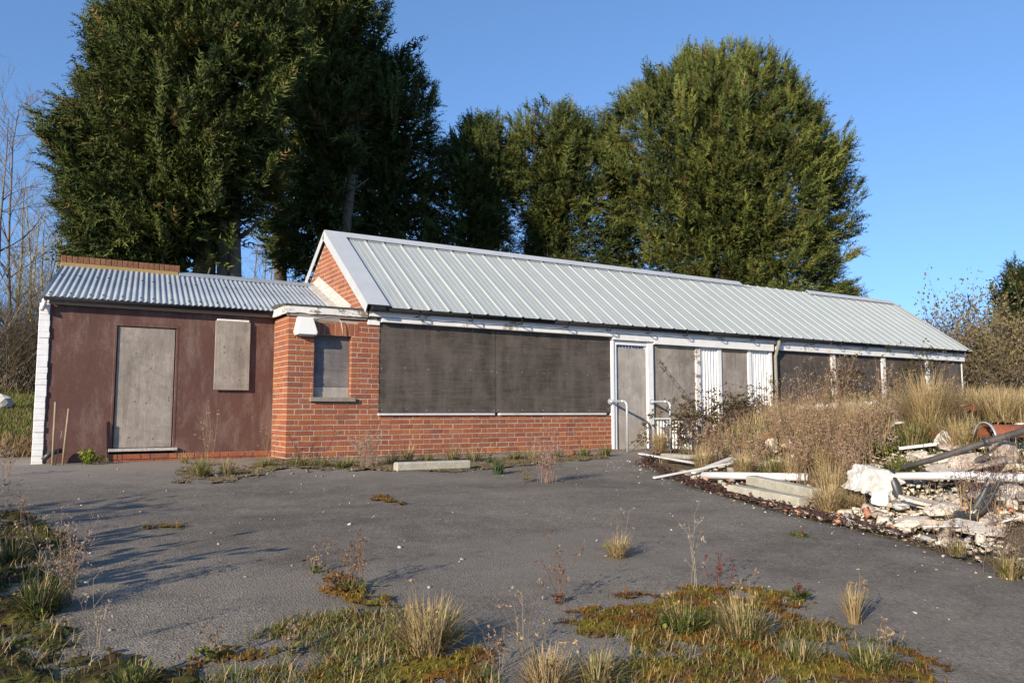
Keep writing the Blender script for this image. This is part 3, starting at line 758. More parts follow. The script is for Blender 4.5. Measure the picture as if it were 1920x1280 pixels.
# ================================================================== conifers
def plume_template(k, n=8):
    """one feathery spray of pointed scale-leaf twigs, axis +X length 1; triangles (m,3,3) and tip-ness"""
    r = np.random.default_rng(100+k); q = []; tip = []
    for i in range(n):
        t = .03+.97*i/(n-1); p = np.array([t, 0, .10*math.sin(t*3)*(-1 if k % 2 else 1)])
        for sgn in (-1, 1, 0)[:3 if i % 3 == 0 else 2]:
            a = r.uniform(.35, .95)*sgn+r.normal(0, .15); el = r.uniform(-.5, .7)
            d = np.array([math.cos(a)*math.cos(el), math.sin(a)*math.cos(el), math.sin(el)])
            L = r.uniform(.26, .42)*(1.1-.55*t); W = L*r.uniform(.20, .34)
            s_ = np.cross(d, [r.uniform(-.6, .6), r.uniform(-.6, .6), 1]); s_ /= np.linalg.norm(s_)
            q.append([p-s_*W*.5, p+s_*W*.5, p+d*L]); tip.append(t)
    return np.array(q), np.array(tip)
def tri_mesh(name, V, C, mat, parent):
    me = bpy.data.meshes.new(name); n = len(V); V = V.astype(np.float32)
    me.vertices.add(n); me.vertices.foreach_set('co', V.ravel()); me.loops.add(n); me.loops.foreach_set('vertex_index', np.arange(n, dtype=np.int32))
    me.polygons.add(n//3); me.polygons.foreach_set('loop_start', np.arange(n//3, dtype=np.int32)*3)
    at_ = me.attributes.new('col', 'FLOAT_COLOR', 'POINT'); at_.data.foreach_set('color', np.concatenate([C, np.ones((n, 1))], 1).astype(np.float32).ravel())
    me.update(calc_edges=True); return link(name, me, mat, parent)
PLUMES = [plume_template(k) for k in range(6)]
def lump(th, z, seed, s):
    return (np.sin(3*th+seed+z*.9/s)*.5+np.sin(5*th-seed*2+z*1.7/s)*.4+np.sin(9*th+z*2.9/s+seed)*.35+np.sin(2.2*z/s+seed*3+4*th)*.35)
def conifer(label, u0, y0, prof, nplume, seed, ca, cb, trunk_x=(0,), keep=None, amp=.09, plen=(.8, 1.5), trunk_top=.8, group=None, squash=.8, lean=.9):
    """prof: rows of (v, u_left, u_right) read off the photograph at the depth of the tree"""
    r = np.random.default_rng(seed)
    c = at(u0, 700, y0); D = depth(c); sc = D/F_PX
    cx, cy = c[0], c[1]; gzb = float(gz(cx, cy))
    lat = np.array([RT[0], RT[1]])
    ax_u = u0
    rows = [(at(u0, v, y0)[2], (ax_u-ul)*sc, (ur-ax_u)*sc) for v, ul, ur in prof]; rows.sort()
    zz = np.array([q[0] for q in rows]); rl = np.array([q[1] for q in rows]); rr = np.array([q[2] for q in rows])
    root = empty('conifer_tree', (cx, cy, gzb), label, 'tree', group)
    # crown: shaggy boughs, each a bunch of feathery sprays
    zs = np.linspace(zz[0], zz[-1], 300); wz = np.cumsum(np.interp(zs, zz, rl+rr)); wz /= wz[-1]
    size = (rl+rr).max()/2
    nb = int(nplume/16*1.5); per = 16
    z = np.interp(r.random(nb), wz, zs); fwd_a = math.atan2(FW[1], FW[0])+math.pi
    th = np.where(r.random(nb) < .82, fwd_a+r.uniform(-1.75, 1.75, nb), r.uniform(0, 2*np.pi, nb))
    side = np.cos(th)*lat[0]+np.sin(th)*lat[1]
    wgt = .5+.5*np.clip(side*1.3, -1, 1); Rb = np.interp(z, zz, rl)*(1-wgt)+np.interp(z, zz, rr)*wgt
    Rb = Rb*(squash+(1-squash)*np.abs(side))*(1+amp*lump(th, z, seed, max(size*.3, .6)))
    inner = r.random(nb) < .24
    fr = np.where(inner, r.uniform(.35, .8, nb), r.uniform(.88, 1.05, nb))
    bl = r.uniform(plen[0], plen[1], nb)
    spike = (r.random(nb) < .13) & ~inner; fr = np.where(spike, r.uniform(1.06, 1.17, nb), fr); bl = np.where(spike, bl*1.5, np.where(inner, bl*1.7, bl))
    relh = np.clip((z-zz[0])/(zz[-1]-zz[0]), 0, 1); elb = r.normal(.30+.85*relh**2.5, .2, nb)+np.where(spike, .25, 0)
    rad = np.maximum(Rb*fr-bl*.78*np.cos(elb), .03)
    bc = np.stack([cx+np.cos(th)*rad, cy+np.sin(th)*rad, z-bl*.6*np.sin(np.maximum(elb, 0))], 1)
    s_lat = (bc[:, 0]-cx)*lat[0]+(bc[:, 1]-cy)*lat[1]
    ok = np.ones(nb, bool) if keep is None else keep(s_lat, z, r, nb)
    ids = np.where(ok)[0][:int(nplume/per)]; nb = len(ids)
    bc, th, bl, z = bc[ids], th[ids], bl[ids], z[ids]
    elb = elb[ids]; spr = np.where(spike[ids], .40, 1.0); tb = r.normal(.5, .26, nb)
    rep = np.repeat(np.arange(nb), per); n = len(rep)
    t_al = r.random(n)**.8                                      # place along the bough
    bx_ = np.stack([np.cos(th)*np.cos(elb), np.sin(th)*np.cos(elb), np.sin(elb)], 1)[rep]
    Lp = bl[rep]*r.uniform(.26, .50, n)*(1.15-.40*t_al)
    base = bc[rep]+bx_*((t_al-.35)*bl[rep]*.62)[:, None]+r.normal(0, 1, (n, 3))*(bl[rep]*spr[rep]*(.20-.12*t_al))[:, None]
    el = elb[rep]+r.normal(0, .36, n)*spr[rep]; th2 = th[rep]+r.normal(0, .55, n)*spr[rep]
    X = np.stack([np.cos(th2)*np.cos(el), np.sin(th2)*np.cos(el), np.sin(el)], 1)
    rollv = r.normal(0, .7, n)
    Yv = np.stack([-np.sin(th2), np.cos(th2), np.zeros(n)], 1); Zv = np.cross(X, Yv)
    Y2 = Yv*np.cos(rollv)[:, None]+Zv*np.sin(rollv)[:, None]; Z2 = np.cross(X, Y2)
    TV, TC = [], []; kind = r.integers(0, len(PLUMES), n)
    t = np.clip(tb[rep]+r.normal(0, .18, n), 0, 1)[:, None]
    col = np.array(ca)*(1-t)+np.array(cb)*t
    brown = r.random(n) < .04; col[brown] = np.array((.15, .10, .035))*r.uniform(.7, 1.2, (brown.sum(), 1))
    for k, (q, tip) in enumerate(PLUMES):
        i = np.where(kind == k)[0]
        if not len(i): continue
        L = Lp[i][:, None, None, None]
        P = base[i][:, None, None]+L*(q[None, ..., 0:1]*X[i][:, None, None]+q[None, ..., 1:2]*Y2[i][:, None, None]*.95+q[None, ..., 2:3]*Z2[i][:, None, None])
        P[..., 2] -= (.18*L[..., 0])*(q[None, ..., 0]**2)*np.cos(el[i])[:, None, None]
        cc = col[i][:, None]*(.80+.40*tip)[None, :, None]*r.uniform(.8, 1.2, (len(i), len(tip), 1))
        cc = np.repeat(cc[:, :, None], 3, 2)
        TV.append(P.reshape(-1, 3)); TC.append(cc.reshape(-1, 3))
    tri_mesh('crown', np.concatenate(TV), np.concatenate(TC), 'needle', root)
    # trunks with a few limbs
    for j, tx in enumerate(trunk_x):
        bx, by = cx+lat[0]*tx, cy+lat[1]*tx
        top = zz[0]+(zz[-1]-zz[0])*trunk_top
        pts = []; rads = []; r0 = min(.34, .045*(zz[-1]-gzb)*.6)/(len(trunk_x)**.42)
        for i in range(9):
            f = i/8; pts.append((bx+lat[0]*tx*f*lean+r.normal(0, .03), by+lat[1]*tx*f*lean+r.normal(0, .03), gzb-.2+(top-gzb)*f)); rads.append(r0*(1-.8*f)*(1.25 if i == 0 else 1))
        m = MB().tube(pts, rads, 9); 
        m.build('trunk', 'bark', root, True)
    m = MB()
    for i in range(16):
        tz = r.uniform(max(zz[0], gzb+1.5), zz[0]+(zz[-1]-zz[0])*.6); a = r.uniform(0, 2*np.pi); L = r.uniform(.8, 1.0)*np.interp(tz, zz, np.minimum(rl, rr))*.7
        tx = trunk_x[i % len(trunk_x)]; p0 = np.array([cx+lat[0]*tx*1.0, cy+lat[1]*tx*1.0, tz]); L = min(L, .9); d = np.array([math.cos(a), math.sin(a), .35])
        m.tube([p0, p0+d*L*.5, p0+d*L+np.array([0, 0, .25*L])], [.06, .04, .015], 5)
    tag(m.build('limbs', 'bark', root, True), kind='stuff')
    return root
NG_A, NG_B = (.023, .038, .012), (.106, .122, .027)
def keep1(s, z, r, n): return ~(((s > .35) & (z < 5.4)) | ((s > -.1) & (z < 4.6)) | ((s > .2) & (z < 7.5) & (r.random(n) < .3)))
conifer('huge sunlit conifer with several bare trunks behind the corrugated lean-to roof', 325, 8.0,
        [(-330, 310, 350), (-250, 270, 430), (-120, 220, 510), (0, 185, 545), (100, 140, 560), (190, 112, 560), (300, 95, 550), (400, 112, 530), (470, 122, 500), (530, 135, 470), (600, 170, 450)],
        27500, 11, NG_A, NG_B, (.52, .80, 1.12, 1.42), keep1, .10, (.62, 1.4), lean=-.25)
conifer('huge deeply shaded conifer overhanging the gap beside the gable', 592, 12.0,
        [(-260, 575, 610), (-160, 520, 665), (-60, 470, 712), (30, 450, 722), (100, 445, 705), (200, 445, 690), (300, 450, 680), (400, 460, 665), (440, 470, 650), (520, 500, 640)],
        8000, 13, NG_A, NG_B, (-.9, .6), lambda s, z, r, n: z > 5.2+.35*np.sin(s*2.3), .10, (.8, 1.7))
conifer('shaded conifer with spiky right side next to the huge dark tree', 715, 13.5,
        [(78, 700, 765), (110, 640, 800), (150, 600, 818), (210, 590, 836), (300, 590, 845), (370, 590, 848), (430, 600, 860), (480, 600, 870), (560, 620, 830)],
        6500, 23, NG_A, (.10, .115, .025), (-.25, .2), lambda s, z, r, n: ~((s < -.6) & (z < 5.4)), .13, (.8, 1.6), .8)
conifer('slim dark conifer next to the narrow gap of sky', 893, 13.0,
        [(212, 865, 935), (245, 838, 970), (290, 800, 1000), (350, 780, 985), (420, 770, 965), (480, 760, 985), (560, 790, 995)], 6500, 31, NG_A, (.10, .115, .024), (0,), None, .07, (.7, 1.4), .8)
conifer('middle conifer with ragged top just left of the broad right tree', 1040, 12.0,
        [(200, 975, 1085), (230, 930, 1130), (280, 912, 1160), (330, 925, 1180), (400, 965, 1200), (470, 970, 1210), (560, 980, 1210)], 8500, 37, NG_A, (.115, .128, .026), (0,), None, .07, (.7, 1.4), .8)
conifer('broad sunlit conifer rising behind the right half of the metal roof', 1352, 9.0,
        [(98, 1305, 1425), (122, 1275, 1460), (150, 1222, 1500), (190, 1158, 1522), (250, 1122, 1555), (320, 1118, 1578), (400, 1130, 1588), (470, 1140, 1585), (540, 1155, 1588), (620, 1170, 1580), (720, 1190, 1560)],
        37000, 41, (.036, .052, .014), (.145, .157, .034), (-.2, .25), None, .10, (.62, 1.35), .8)
conifer('narrow dark conifer at the right edge of the picture', 1912, 3.5,
        [(490, 1902, 1922), (530, 1880, 1945), (590, 1868, 1955), (650, 1866, 1958), (720, 1870, 1955)], 4000, 47, (.016, .028, .012), (.045, .06, .018), (0,), None, .08, (.8, 1.4), .8)

# ================================================================== bare trees and shrubs
def branchy(V, p, d, L, r0, lev, col, rg, spread=.55, up=.25, kids=(3, 5), ratio=.62, wob_=.12, tips=None):
    n = 4 if lev > 0 else 3; pts = [np.array(p)]; dd = np.array(d, float)
    for i in range(n):
        dd = dd+rg.normal(0, wob_, 3)+np.array([0, 0, up*.12]); dd /= np.linalg.norm(dd); pts.append(pts[-1]+dd*L/n)
    V.tubes(pts, np.linspace(r0, r0*(.45 if lev > 0 else .3), n+1), np.array(col)*rg.uniform(.75, 1.25), 5 if r0 > .03 else 3)
    if lev == 0:
        if tips is not None: tips.append((pts[-1], dd)); tips.append((pts[-2], dd))
        return
    for k in range(rg.integers(kids[0], kids[1]+1)):
        f = rg.uniform(.3, 1.0); q = pts[0]+(pts[-1]-pts[0])*f; j = min(int(f*n), n-1); q = pts[j]+(pts[j+1]-pts[j])*(f*n-j)
        nd = dd+rg.normal(0, spread, 3)+np.array([0, 0, up]); nd /= np.linalg.norm(nd)
        branchy(V, q, nd, L*ratio*rg.uniform(.7, 1.15), max(r0*.5*(1-.3*f), .004), lev-1, col, rg, spread, up, kids, ratio, wob_, tips)
def bare_tree(label, u, vb, y, h, seed, col=(.17, .145, .09), lev=3, stems=1, group=None, lean=0.0, spread=.5, r0=None, name='bare_tree', cat='tree', kids=(4, 6), up=.25):
    rg = np.random.default_rng(seed); c = at(u, vb, y); g = float(gz(c[0], c[1]))
    root = empty(name, (c[0], c[1], g), label, cat, group)
    for s in range(stems):
        V = Veg(); d = np.array([rg.normal(lean, .12 if stems > 1 else .04), rg.normal(0, .1), 1.0]); d /= np.linalg.norm(d)
        p = np.array([c[0]+rg.normal(0, .12*(stems > 1)), c[1]+rg.normal(0, .12*(stems > 1)), g-.1])
        hh = h*rg.uniform(.8, 1.05); rr0 = r0 or hh*.0085
        # stem
        pts = [p]; dd = d.copy()
        for i in range(8):
            dd = dd+rg.normal(0, .05, 3); dd[2] = abs(dd[2])+.25; dd /= np.linalg.norm(dd); pts.append(pts[-1]+dd*hh/8)
        W = Veg(); W.tubes(pts, np.linspace(rr0, rr0*.2, 9), np.array(col)*rg.uniform(.8, 1.2), 6); W.build('trunk', 'leaf', root)
        for i in range(int(hh*2.6)+3):
            f = rg.uniform(.12, 1.0); j = min(int(f*8), 7); q = pts[j]+(pts[j+1]-pts[j])*(f*8-j)
            a = rg.uniform(0, 6.28); nd = np.array([math.cos(a), math.sin(a), rg.uniform(.5, 1.4)]); nd /= np.linalg.norm(nd)
            branchy(V, q, nd, hh*rg.uniform(.14, .3)*(1.15-f*.6), rr0*.42*(1.1-f*.8), lev-2, col, rg, spread, up, kids)
        V.build('branches', 'leaf', root)
    return root
GL = 'bare trees beyond the lawn'
k = 0
for (u, y, h, lab, col, st) in [
    (12, 15.0, 8.4, 'tall grey bare tree at the left edge of the picture', (.16, .14, .12), 1),
    (-40, 14.0, 7.6, 'grey bare tree reaching in from beyond the left edge', (.15, .13, .11), 1),
    (40, 16.5, 6.4, 'slender olive bare tree, second from the left edge', (.20, .17, .09), 2),
    (68, 15.5, 6.2, 'twin-stemmed olive bare tree left of the lean-to', (.21, .18, .09), 2),
    (92, 17.0, 6.6, 'olive bare tree just left of the brick coping', (.20, .17, .085), 2),
    (112, 18.5, 5.6, 'thin bare tree rising right behind the lean-to corner', (.19, .16, .09), 2),
    (25, 19.0, 6.0, 'faint far bare tree between the left edge trunks', (.17, .15, .12), 2),
    (128, 21.0, 6.5, 'far bare tree peeping over the left end of the roof', (.18, .15, .11), 2)]:
    bare_tree(lab, u, 720, y, h, 200+k, tuple(1.6*q for q in col), 4 if st == 1 else 3, st+(st > 1), GL); k += 1
for (u, y, h, lab) in [(478, 20, 7.2, 'far bare tree left in the gap over the corrugated roof'), (515, 24, 8.2, 'far bare tree midway in the gap over the corrugated roof'),
                       (560, 17, 5.2, 'pale straight bare trunk near the gable'), (585, 25, 8.0, 'far bare tree closest to the gable edge'), (640, 22, 8.0, 'far thin trunk seen right above the gable apex'),
                       (455, 26, 8.2, 'far bare tree beside the dark conifer trunks'), (960, 22, 11.5, 'pale bare tree seen in the gap of sky'), (540, 27, 7.6, 'smallest far bare tree in the gap over the roof')]:
    bare_tree(lab, u, 700, y, h, 240+k, (.22, .18, .14), 3, 2, 'far bare trees seen over the roofs'); k += 1
for (u, y, h, lab) in [(985, 5.6, 4.3, 'leftmost pale twiggy shrub poking above the metal ridge'), (1030, 5.2, 4.2, 'middle pale twiggy shrub poking above the metal ridge'), (1095, 5.4, 4.3, 'rightmost pale twiggy shrub poking above the metal ridge'), (955, 6.2, 4.2, 'small twiggy shrub above the ridge under the sky gap')]:
    bare_tree(lab, u, 700, y, h, 270+k, (.20, .165, .13), 3, 5, 'shrubs behind the metal roof', 0, .7, .03, 'bare_shrub', 'shrub'); k += 1
# dark thicket under the left trees
rg = np.random.default_rng(5); V = Veg()
for i in range(300):
    u = rg.uniform(-60, 150); y = rg.uniform(12.5, 20); c = at(u, 700, y); g = float(gz(c[0], c[1]))
    a = rg.uniform(0, 6.28); d = np.array([math.cos(a)*.5, math.sin(a)*.5, 1]); branchy(V, (c[0], c[1], g-.05), d/np.linalg.norm(d), rg.uniform(1.0, 2.6), .016, 2, (.13, .10, .06), rg, .6, .2, (3, 5))
tag(V.build('undergrowth', 'leaf'), 'dark leafless undergrowth below the bare trees', 'undergrowth', kind='stuff')

# ------------------------------------------------------------------ shrubs at the right
def leafy_shrub(name, label, base, h, w, seed, stems, col, lcol, nleaf, lsize, cat='shrub', group=None, lev=2, up=.3, kids=(3, 5)):
    rg = np.random.default_rng(seed); root = empty(name, tuple(base), label, cat, group); V = Veg(); tips = []
    for s in range(stems):
        a = rg.uniform(0, 6.28); q = rg.uniform(0, 1); d = np.array([math.cos(a)*q*w/h, math.sin(a)*q*w/h, 1]); d /= np.linalg.norm(d)
        p = np.array(base)+np.array([math.cos(a)*q*w*.25, math.sin(a)*q*w*.25, -.05])
        branchy(V, p, d, h*rg.uniform(.5, .85), max(.008*h, .005), lev, col, rg, .5, up, kids, .6, .12, tips)
    V.build('stems', 'leaf', root)
    if nleaf and tips:
        L = Veg(); k = rg.integers(0, len(tips), nleaf); P = np.array([tips[i][0] for i in k])+rg.normal(0, h*.03, (nleaf, 3)); Dv = np.array([tips[i][1] for i in k])+rg.normal(0, .6, (nleaf, 3))
        cc = np.array(lcol[0])+(np.array(lcol[1])-np.array(lcol[0]))*rg.random((nleaf, 1)); cc = cc*rg.uniform(.7, 1.3, (nleaf, 1))
        L.leaves(P, Dv, rg.normal(0, 1, (nleaf, 3)), rg.uniform(.7, 1.3, nleaf)*lsize, rg.uniform(.5, .8, nleaf)*lsize, cc); L.build('leaves', 'leaf', root)
    return root
def gp(u, v, y=None):
    c = hit(u, v) if y is None else at(u, v, y); return np.array([c[0], c[1], float(gz(c[0], c[1]))])
BR = (.26, .19, .13)
for i, (u, y, h, w, lab, lc, nl) in enumerate([
    (1790, 2.5, 3.3, 1.6, 'tallest half-leafy shrub behind the far end of the metal roof', ((0.180, 0.144, 0.090), (0.153, 0.153, 0.068)), 900),
    (1765, 3.5, 2.7, 1.8, 'brownish shrub directly behind the far roof end', ((0.252, 0.180, 0.090), (0.204, 0.187, 0.085)), 900),
    (1825, 3.0, 3.0, 1.6, 'shrub with dark leafy tips right of the tallest one', ((0.108, 0.090, 0.054), (0.119, 0.128, 0.051)), 900),
    (1845, 1.5, 2.3, 2.2, 'tangled brown bush beside the end wall', ((0.180, 0.126, 0.063), (0.170, 0.145, 0.060)), 1300),
    (1870, 0.8, 2.1, 2.2, 'tangled bush below the narrow conifer', ((0.162, 0.117, 0.063), (0.136, 0.128, 0.051)), 1300),
    (1905, 0.3, 2.1, 2.2, 'tangled bush at the right edge below the conifer', ((0.198, 0.144, 0.072), (0.153, 0.136, 0.051)), 1300),
    (1835, 0.4, 1.5, 1.8, 'low dark bramble bush against the end wall corner', ((0.126, 0.090, 0.054), (0.102, 0.093, 0.043)), 900),
    (1940, 1.8, 3.0, 2.4, 'bush partly beyond the right edge of the picture', ((0.198, 0.153, 0.072), (0.153, 0.136, 0.051)), 1100)]):
    leafy_shrub('shrub', lab, gp(u, 700, y), h, w, 300+i, 16, BR, lc, nl, .10, group='shrubs at the right end')
# hedge line in the distance so that fields end in trees
rg = np.random.default_rng(9); V = Veg()
for i in range(420):
    a = rg.uniform(-.25, 1.62); dd = rg.uniform(60, 85); x = CAM[0]+dd*math.sin(a); y = CAM[1]+dd*math.cos(a); g = float(gz(x, y)); n = 26
    P = np.array([x, y, g])+rg.normal(0, 1, (n, 3))*np.array([2.2, 2.2, 1.1])+np.array([0, 0, 1.2]); V.leaves(P, rg.normal(0, 1, (n, 3)), rg.normal(0, 1, (n, 3)), U(.5, 1.3, n), U(.3, .7, n), mixcol((.06, .05, .03), (.09, .085, .04), n))
tag(V.build('far_hedge', 'leaf'), 'low brown hedge line far behind the shrubs', 'hedge', kind='stuff')

# ================================================================== moss, soil and loose bits on the car park
def in_poly(x, y, poly):
    inside = np.zeros(x.shape, bool); n = len(poly)
    for i in range(n):
        x0, y0 = poly[i]; x1, y1 = poly[(i+1) % n]
        c = ((y0 > y) != (y1 > y)) & (x < (x1-x0)*(y-y0)/((y1-y0) or 1e-9)+x0); inside ^= c
    return inside
def fnoise(x, y, s, seed):
    """cheap value noise"""
    def h(i, j): 
        q = np.sin(i*127.1+j*311.7+seed*17.3)*43758.5453; return q-np.floor(q)
    X, Y = x*s, y*s; i, j = np.floor(X), np.floor(Y); f, g_ = X-i, Y-j; f = f*f*(3-2*f); g_ = g_*g_*(3-2*g_)
    return (h(i, j)*(1-f)+h(i+1, j)*f)*(1-g_)+(h(i, j+1)*(1-f)+h(i+1, j+1)*f)*g_
def fbm(x, y, s, seed): return .5*fnoise(x, y, s, seed)+.28*fnoise(x, y, s*2.1, seed+1)+.15*fnoise(x, y, s*4.3, seed+2)+.07*fnoise(x, y, s*9, seed+3)
def px_poly(pts): return [tuple(hit(u, v)[:2]) for u, v in pts]
CPK = lambda x, y: gz(x, y)+.012*wob(x*.9, y*.8)
def moss_patch(name, label, pts, thr, seed, cA, cB, cC, step=.016, hgt=.035):
    poly = px_poly(pts); P = np.array(poly); x0, y0 = P.min(0)-.15; x1, y1 = P.max(0)+.15
    xs_, ys_ = np.arange(x0, x1, step), np.arange(y0, y1, step); X, Y = np.meshgrid(xs_, ys_)
    X = X+rng.normal(0, step*.22, X.shape); Y = Y+rng.normal(0, step*.22, Y.shape)
    inn = in_poly(X+.2*(fbm(X, Y, 5, seed)-.5)*2+.1*(fbm(X, Y, 21, seed+2)-.5)*2+rng.normal(0, .02, X.shape), Y+.2*(fbm(X, Y, 5, seed+9)-.5)*2+.1*(fbm(X, Y, 21, seed+4)-.5)*2+rng.normal(0, .02, X.shape), poly)
    dens = .75*fbm(X, Y, 5.5, seed+3)+.25*fbm(X, Y, 26, seed+13); mask = inn & (dens+rng.normal(0, .025, X.shape) > thr)
    hh = np.clip((dens-thr)*5, 0, 1)*hgt*(.45+fbm(X, Y, 14, seed+5))*(.6+.8*rng.random(X.shape))
    Z = CPK(X, Y)+.005+hh
    ny, nx = X.shape; i, j = np.meshgrid(np.arange(nx-1), np.arange(ny-1)); a = (j*nx+i).ravel(); Q = np.stack([a, a+1, a+nx+1, a+nx], 1)
    mk = mask.ravel(); Q = Q[mk[Q].sum(1) >= 3]
    t = fbm(X, Y, 7, seed+6)[..., None]; t2 = fbm(X, Y, 17, seed+7)[..., None]
    k = np.clip((t-.38)*5, 0, 1); C = np.array(cA)*(1-k)+np.array(cB)*k; k2 = np.clip((t2-.5)*6, 0, 1); C = C*(1-k2)+np.array(cC)*k2
    C = C*rng.uniform(.65, 1.35, C.shape[:2]+(1,))
    V = Veg(); used = np.unique(Q); re = np.zeros(X.size, int); re[used] = np.arange(len(used))
    V.put(np.stack([X, Y, Z], -1).reshape(-1, 3)[used], C.reshape(-1, 3)[used], re[Q])
    # tiny upright shoots make the cushions fuzzy
    r_, c_ = np.where(mask & (rng.random(mask.shape) < .5)); n = len(r_)
    b = np.stack([X[r_, c_], Y[r_, c_], Z[r_, c_]-.003], 1); cc = C[r_, c_]*rng.uniform(.8, 1.5, (n, 1))
    V.blades(b, U(.012, .03, n), U(.004, .009, n), U(0, 6.28, n), U(0, .7, n), U(-.2, .5, n), cc*.8, cc)
    tag(V.build(name, 'moss'), label, 'moss', kind='stuff'); return poly
MO, MG, MD = (.165, .080, .017), (.150, .118, .022), (.10, .055, .024)
PA = [(330, 1290), (395, 1225), (480, 1190), (545, 1158), (650, 1150), (760, 1150), (865, 1160), (870, 1200), (905, 1250), (960, 1300)]
PB = [(1085, 1150), (1150, 1142), (1250, 1122), (1300, 1106), (1420, 1102), (1510, 1112), (1515, 1160), (1600, 1192), (1700, 1215), (1785, 1250), (1700, 1265), (1640, 1300), (1130, 1300), (1190, 1215), (1100, 1185)]
polyA = moss_patch('moss', 'rust-orange moss patch spreading at the bottom left of centre', PA, .43, 3, MO, MG, MD, .013, .011)
polyB = moss_patch('moss', 'large orange and olive moss patch at the bottom right', PB, .405, 8, MO, MG, MD, .013, .011)
moss_patch('moss', 'narrow band of moss along a crack between the two tufts', [(545, 1055), (575, 1068), (640, 1085), (700, 1115), (755, 1145), (700, 1145), (640, 1108), (600, 1085), (560, 1066)], .22, 14, MO, MG, MD, .012, .02)
moss_patch('moss', 'tiny isolated moss island above the right moss patch', [(1180, 1125), (1230, 1122), (1235, 1134), (1185, 1135)], .25, 18, MO, MD, MD, .012, .015)
moss_patch('moss', 'thin moss streak across the left of the car park', [(255, 990), (330, 986), (350, 990), (300, 997), (250, 996)], .22, 19, MD, MG, MD, .016, .012)
moss_patch('moss', 'small moss blob in the middle of the car park', [(712, 932), (735, 930), (742, 945), (725, 950)], .2, 21, MG, MO, MD, .014, .012)
polyL = moss_patch('weedy_soil', 'dark mossy soil in the bottom left corner', [(-60, 965), (40, 968), (110, 1000), (135, 1060), (110, 1120), (140, 1190), (200, 1235), (330, 1250), (420, 1300), (-80, 1300)], .44, 25, (.06, .05, .02), (.085, .08, .02), (.045, .03, .02), .018, .025)
moss_patch('moss', 'low soil and moss strip below the porch corner', [(320, 905), (350, 870), (480, 868), (540, 862), (560, 872), (500, 890), (410, 908)], .44, 28, (.16, .12, .07), (.15, .12, .05), (.20, .15, .11), .02, .014)
moss_patch('moss', 'leafy dirt strip along the foot of the brick wall', [(545, 864), (700, 866), (860, 862), (1000, 858), (1140, 852), (1140, 860), (1000, 872), (860, 884), (700, 884), (560, 880)], .38, 30, (.15, .11, .06), (.14, .11, .04), (.19, .15, .11), .025, .016)

# loose chips and litter
def chunk_mesh(seed, sub=1, flat=(1, 1, 1), rough=.32, name='rubble_piece'):
    import bmesh
    r = random.Random(seed); bm = bmesh.new(); bmesh.ops.create_icosphere(bm, subdivisions=sub, radius=1)
    for v in bm.verts:
        k = 1+r.uniform(-rough, rough); v.co = Vector((v.co.x*flat[0]*k, v.co.y*flat[1]*k, v.co.z*flat[2]*k))
    me = bpy.data.meshes.new(name); bm.to_mesh(me); bm.free(); return me
def chunk_array(V, pos, size, col, seed):
    """scattered broken lumps as deformed boxes (all joined)"""
    n = len(pos); r = np.random.default_rng(seed)
    cube = np.array([(x, y, z) for z in (-1, 1) for y in (-1, 1) for x in (-1, 1)], float)
    q = np.array([(0, 2, 3, 1), (4, 5, 7, 6), (0, 1, 5, 4), (2, 6, 7, 3), (0, 4, 6, 2), (1, 3, 7, 5)])
    s = size[:, None]*r.uniform(.4, 1.2, (n, 3))*np.array([1, .8, .5]); P = cube[None]*s[:, None]*r.uniform(.6, 1.15, (n, 8, 3))
    a = r.uniform(0, 6.28, n); b = r.normal(0, .35, n); ca, sa, cb, sb = np.cos(a)[:, None], np.sin(a)[:, None], np.cos(b)[:, None], np.sin(b)[:, None]
    X, Y, Z = P[..., 0]*cb-P[..., 2]*sb, P[..., 1], P[..., 0]*sb+P[..., 2]*cb
    P = np.stack([X*ca-Y*sa, X*sa+Y*ca, Z], -1)+pos[:, None]
    V.put(P, np.repeat(col[:, None], 8, 1), np.arange(n)[:, None, None]*8+q[None])
n = 420; V = Veg(); xy = np.stack([U(-5, 4.2, n), U(-9.5, -.4, n)], 1); xy = xy[edge_d(xy[:, 0], xy[:, 1]) < 0]
sz = .004+.012*rng.random(len(xy))**3; chunk_array(V, np.c_[xy, CPK(xy[:, 0], xy[:, 1])+.003], sz, mixcol((.5, .47, .42), (.2, .18, .15), len(xy)), 4)
n = 260; t = U(0, 1, n); yy = -9+8*t; xx = np.interp(yy, EDGE_Y, EDGE_X)+rng.normal(-.15, .28, n); ok = edge_d(xx, yy) < .3
sz = .005+.014*rng.random(n)**2.5; chunk_array(V, np.c_[xx, yy, gz(xx, yy)+.006][ok], sz[ok], mixcol((.62, .58, .5), (.25, .19, .15), n)[ok], 5)
chunk_array(V, np.c_[U(-1.6, .9, 90), U(-1.9, -.5, 90), np.zeros(90)-.045], .006+.02*rng.random(90)**2, mixcol((.26, .23, .2), (.09, .085, .08), 90), 6)
n = 2600; x = np.r_[U(0, 5.8, n//2), np.zeros(n//2)]; y = np.r_[-np.abs(rng.normal(0, .22, n//2))-.02, U(-8, -1.2, n//2)]; h_ = n//2; x[h_:] = np.interp(y[h_:], EDGE_Y, EDGE_X)-np.abs(rng.normal(0, .16, n-h_))+.05
V.leaves(np.c_[x, y, CPK(x, y)+U(.004, .02, n)], np.c_[rng.normal(0, 1, (n, 2)), rng.normal(0, .25, n)], np.c_[rng.normal(0, .35, (n, 2)), np.ones(n)], U(.015, .05, n), U(.008, .022, n), mixcol((.15, .10, .06), (.30, .22, .13), n))
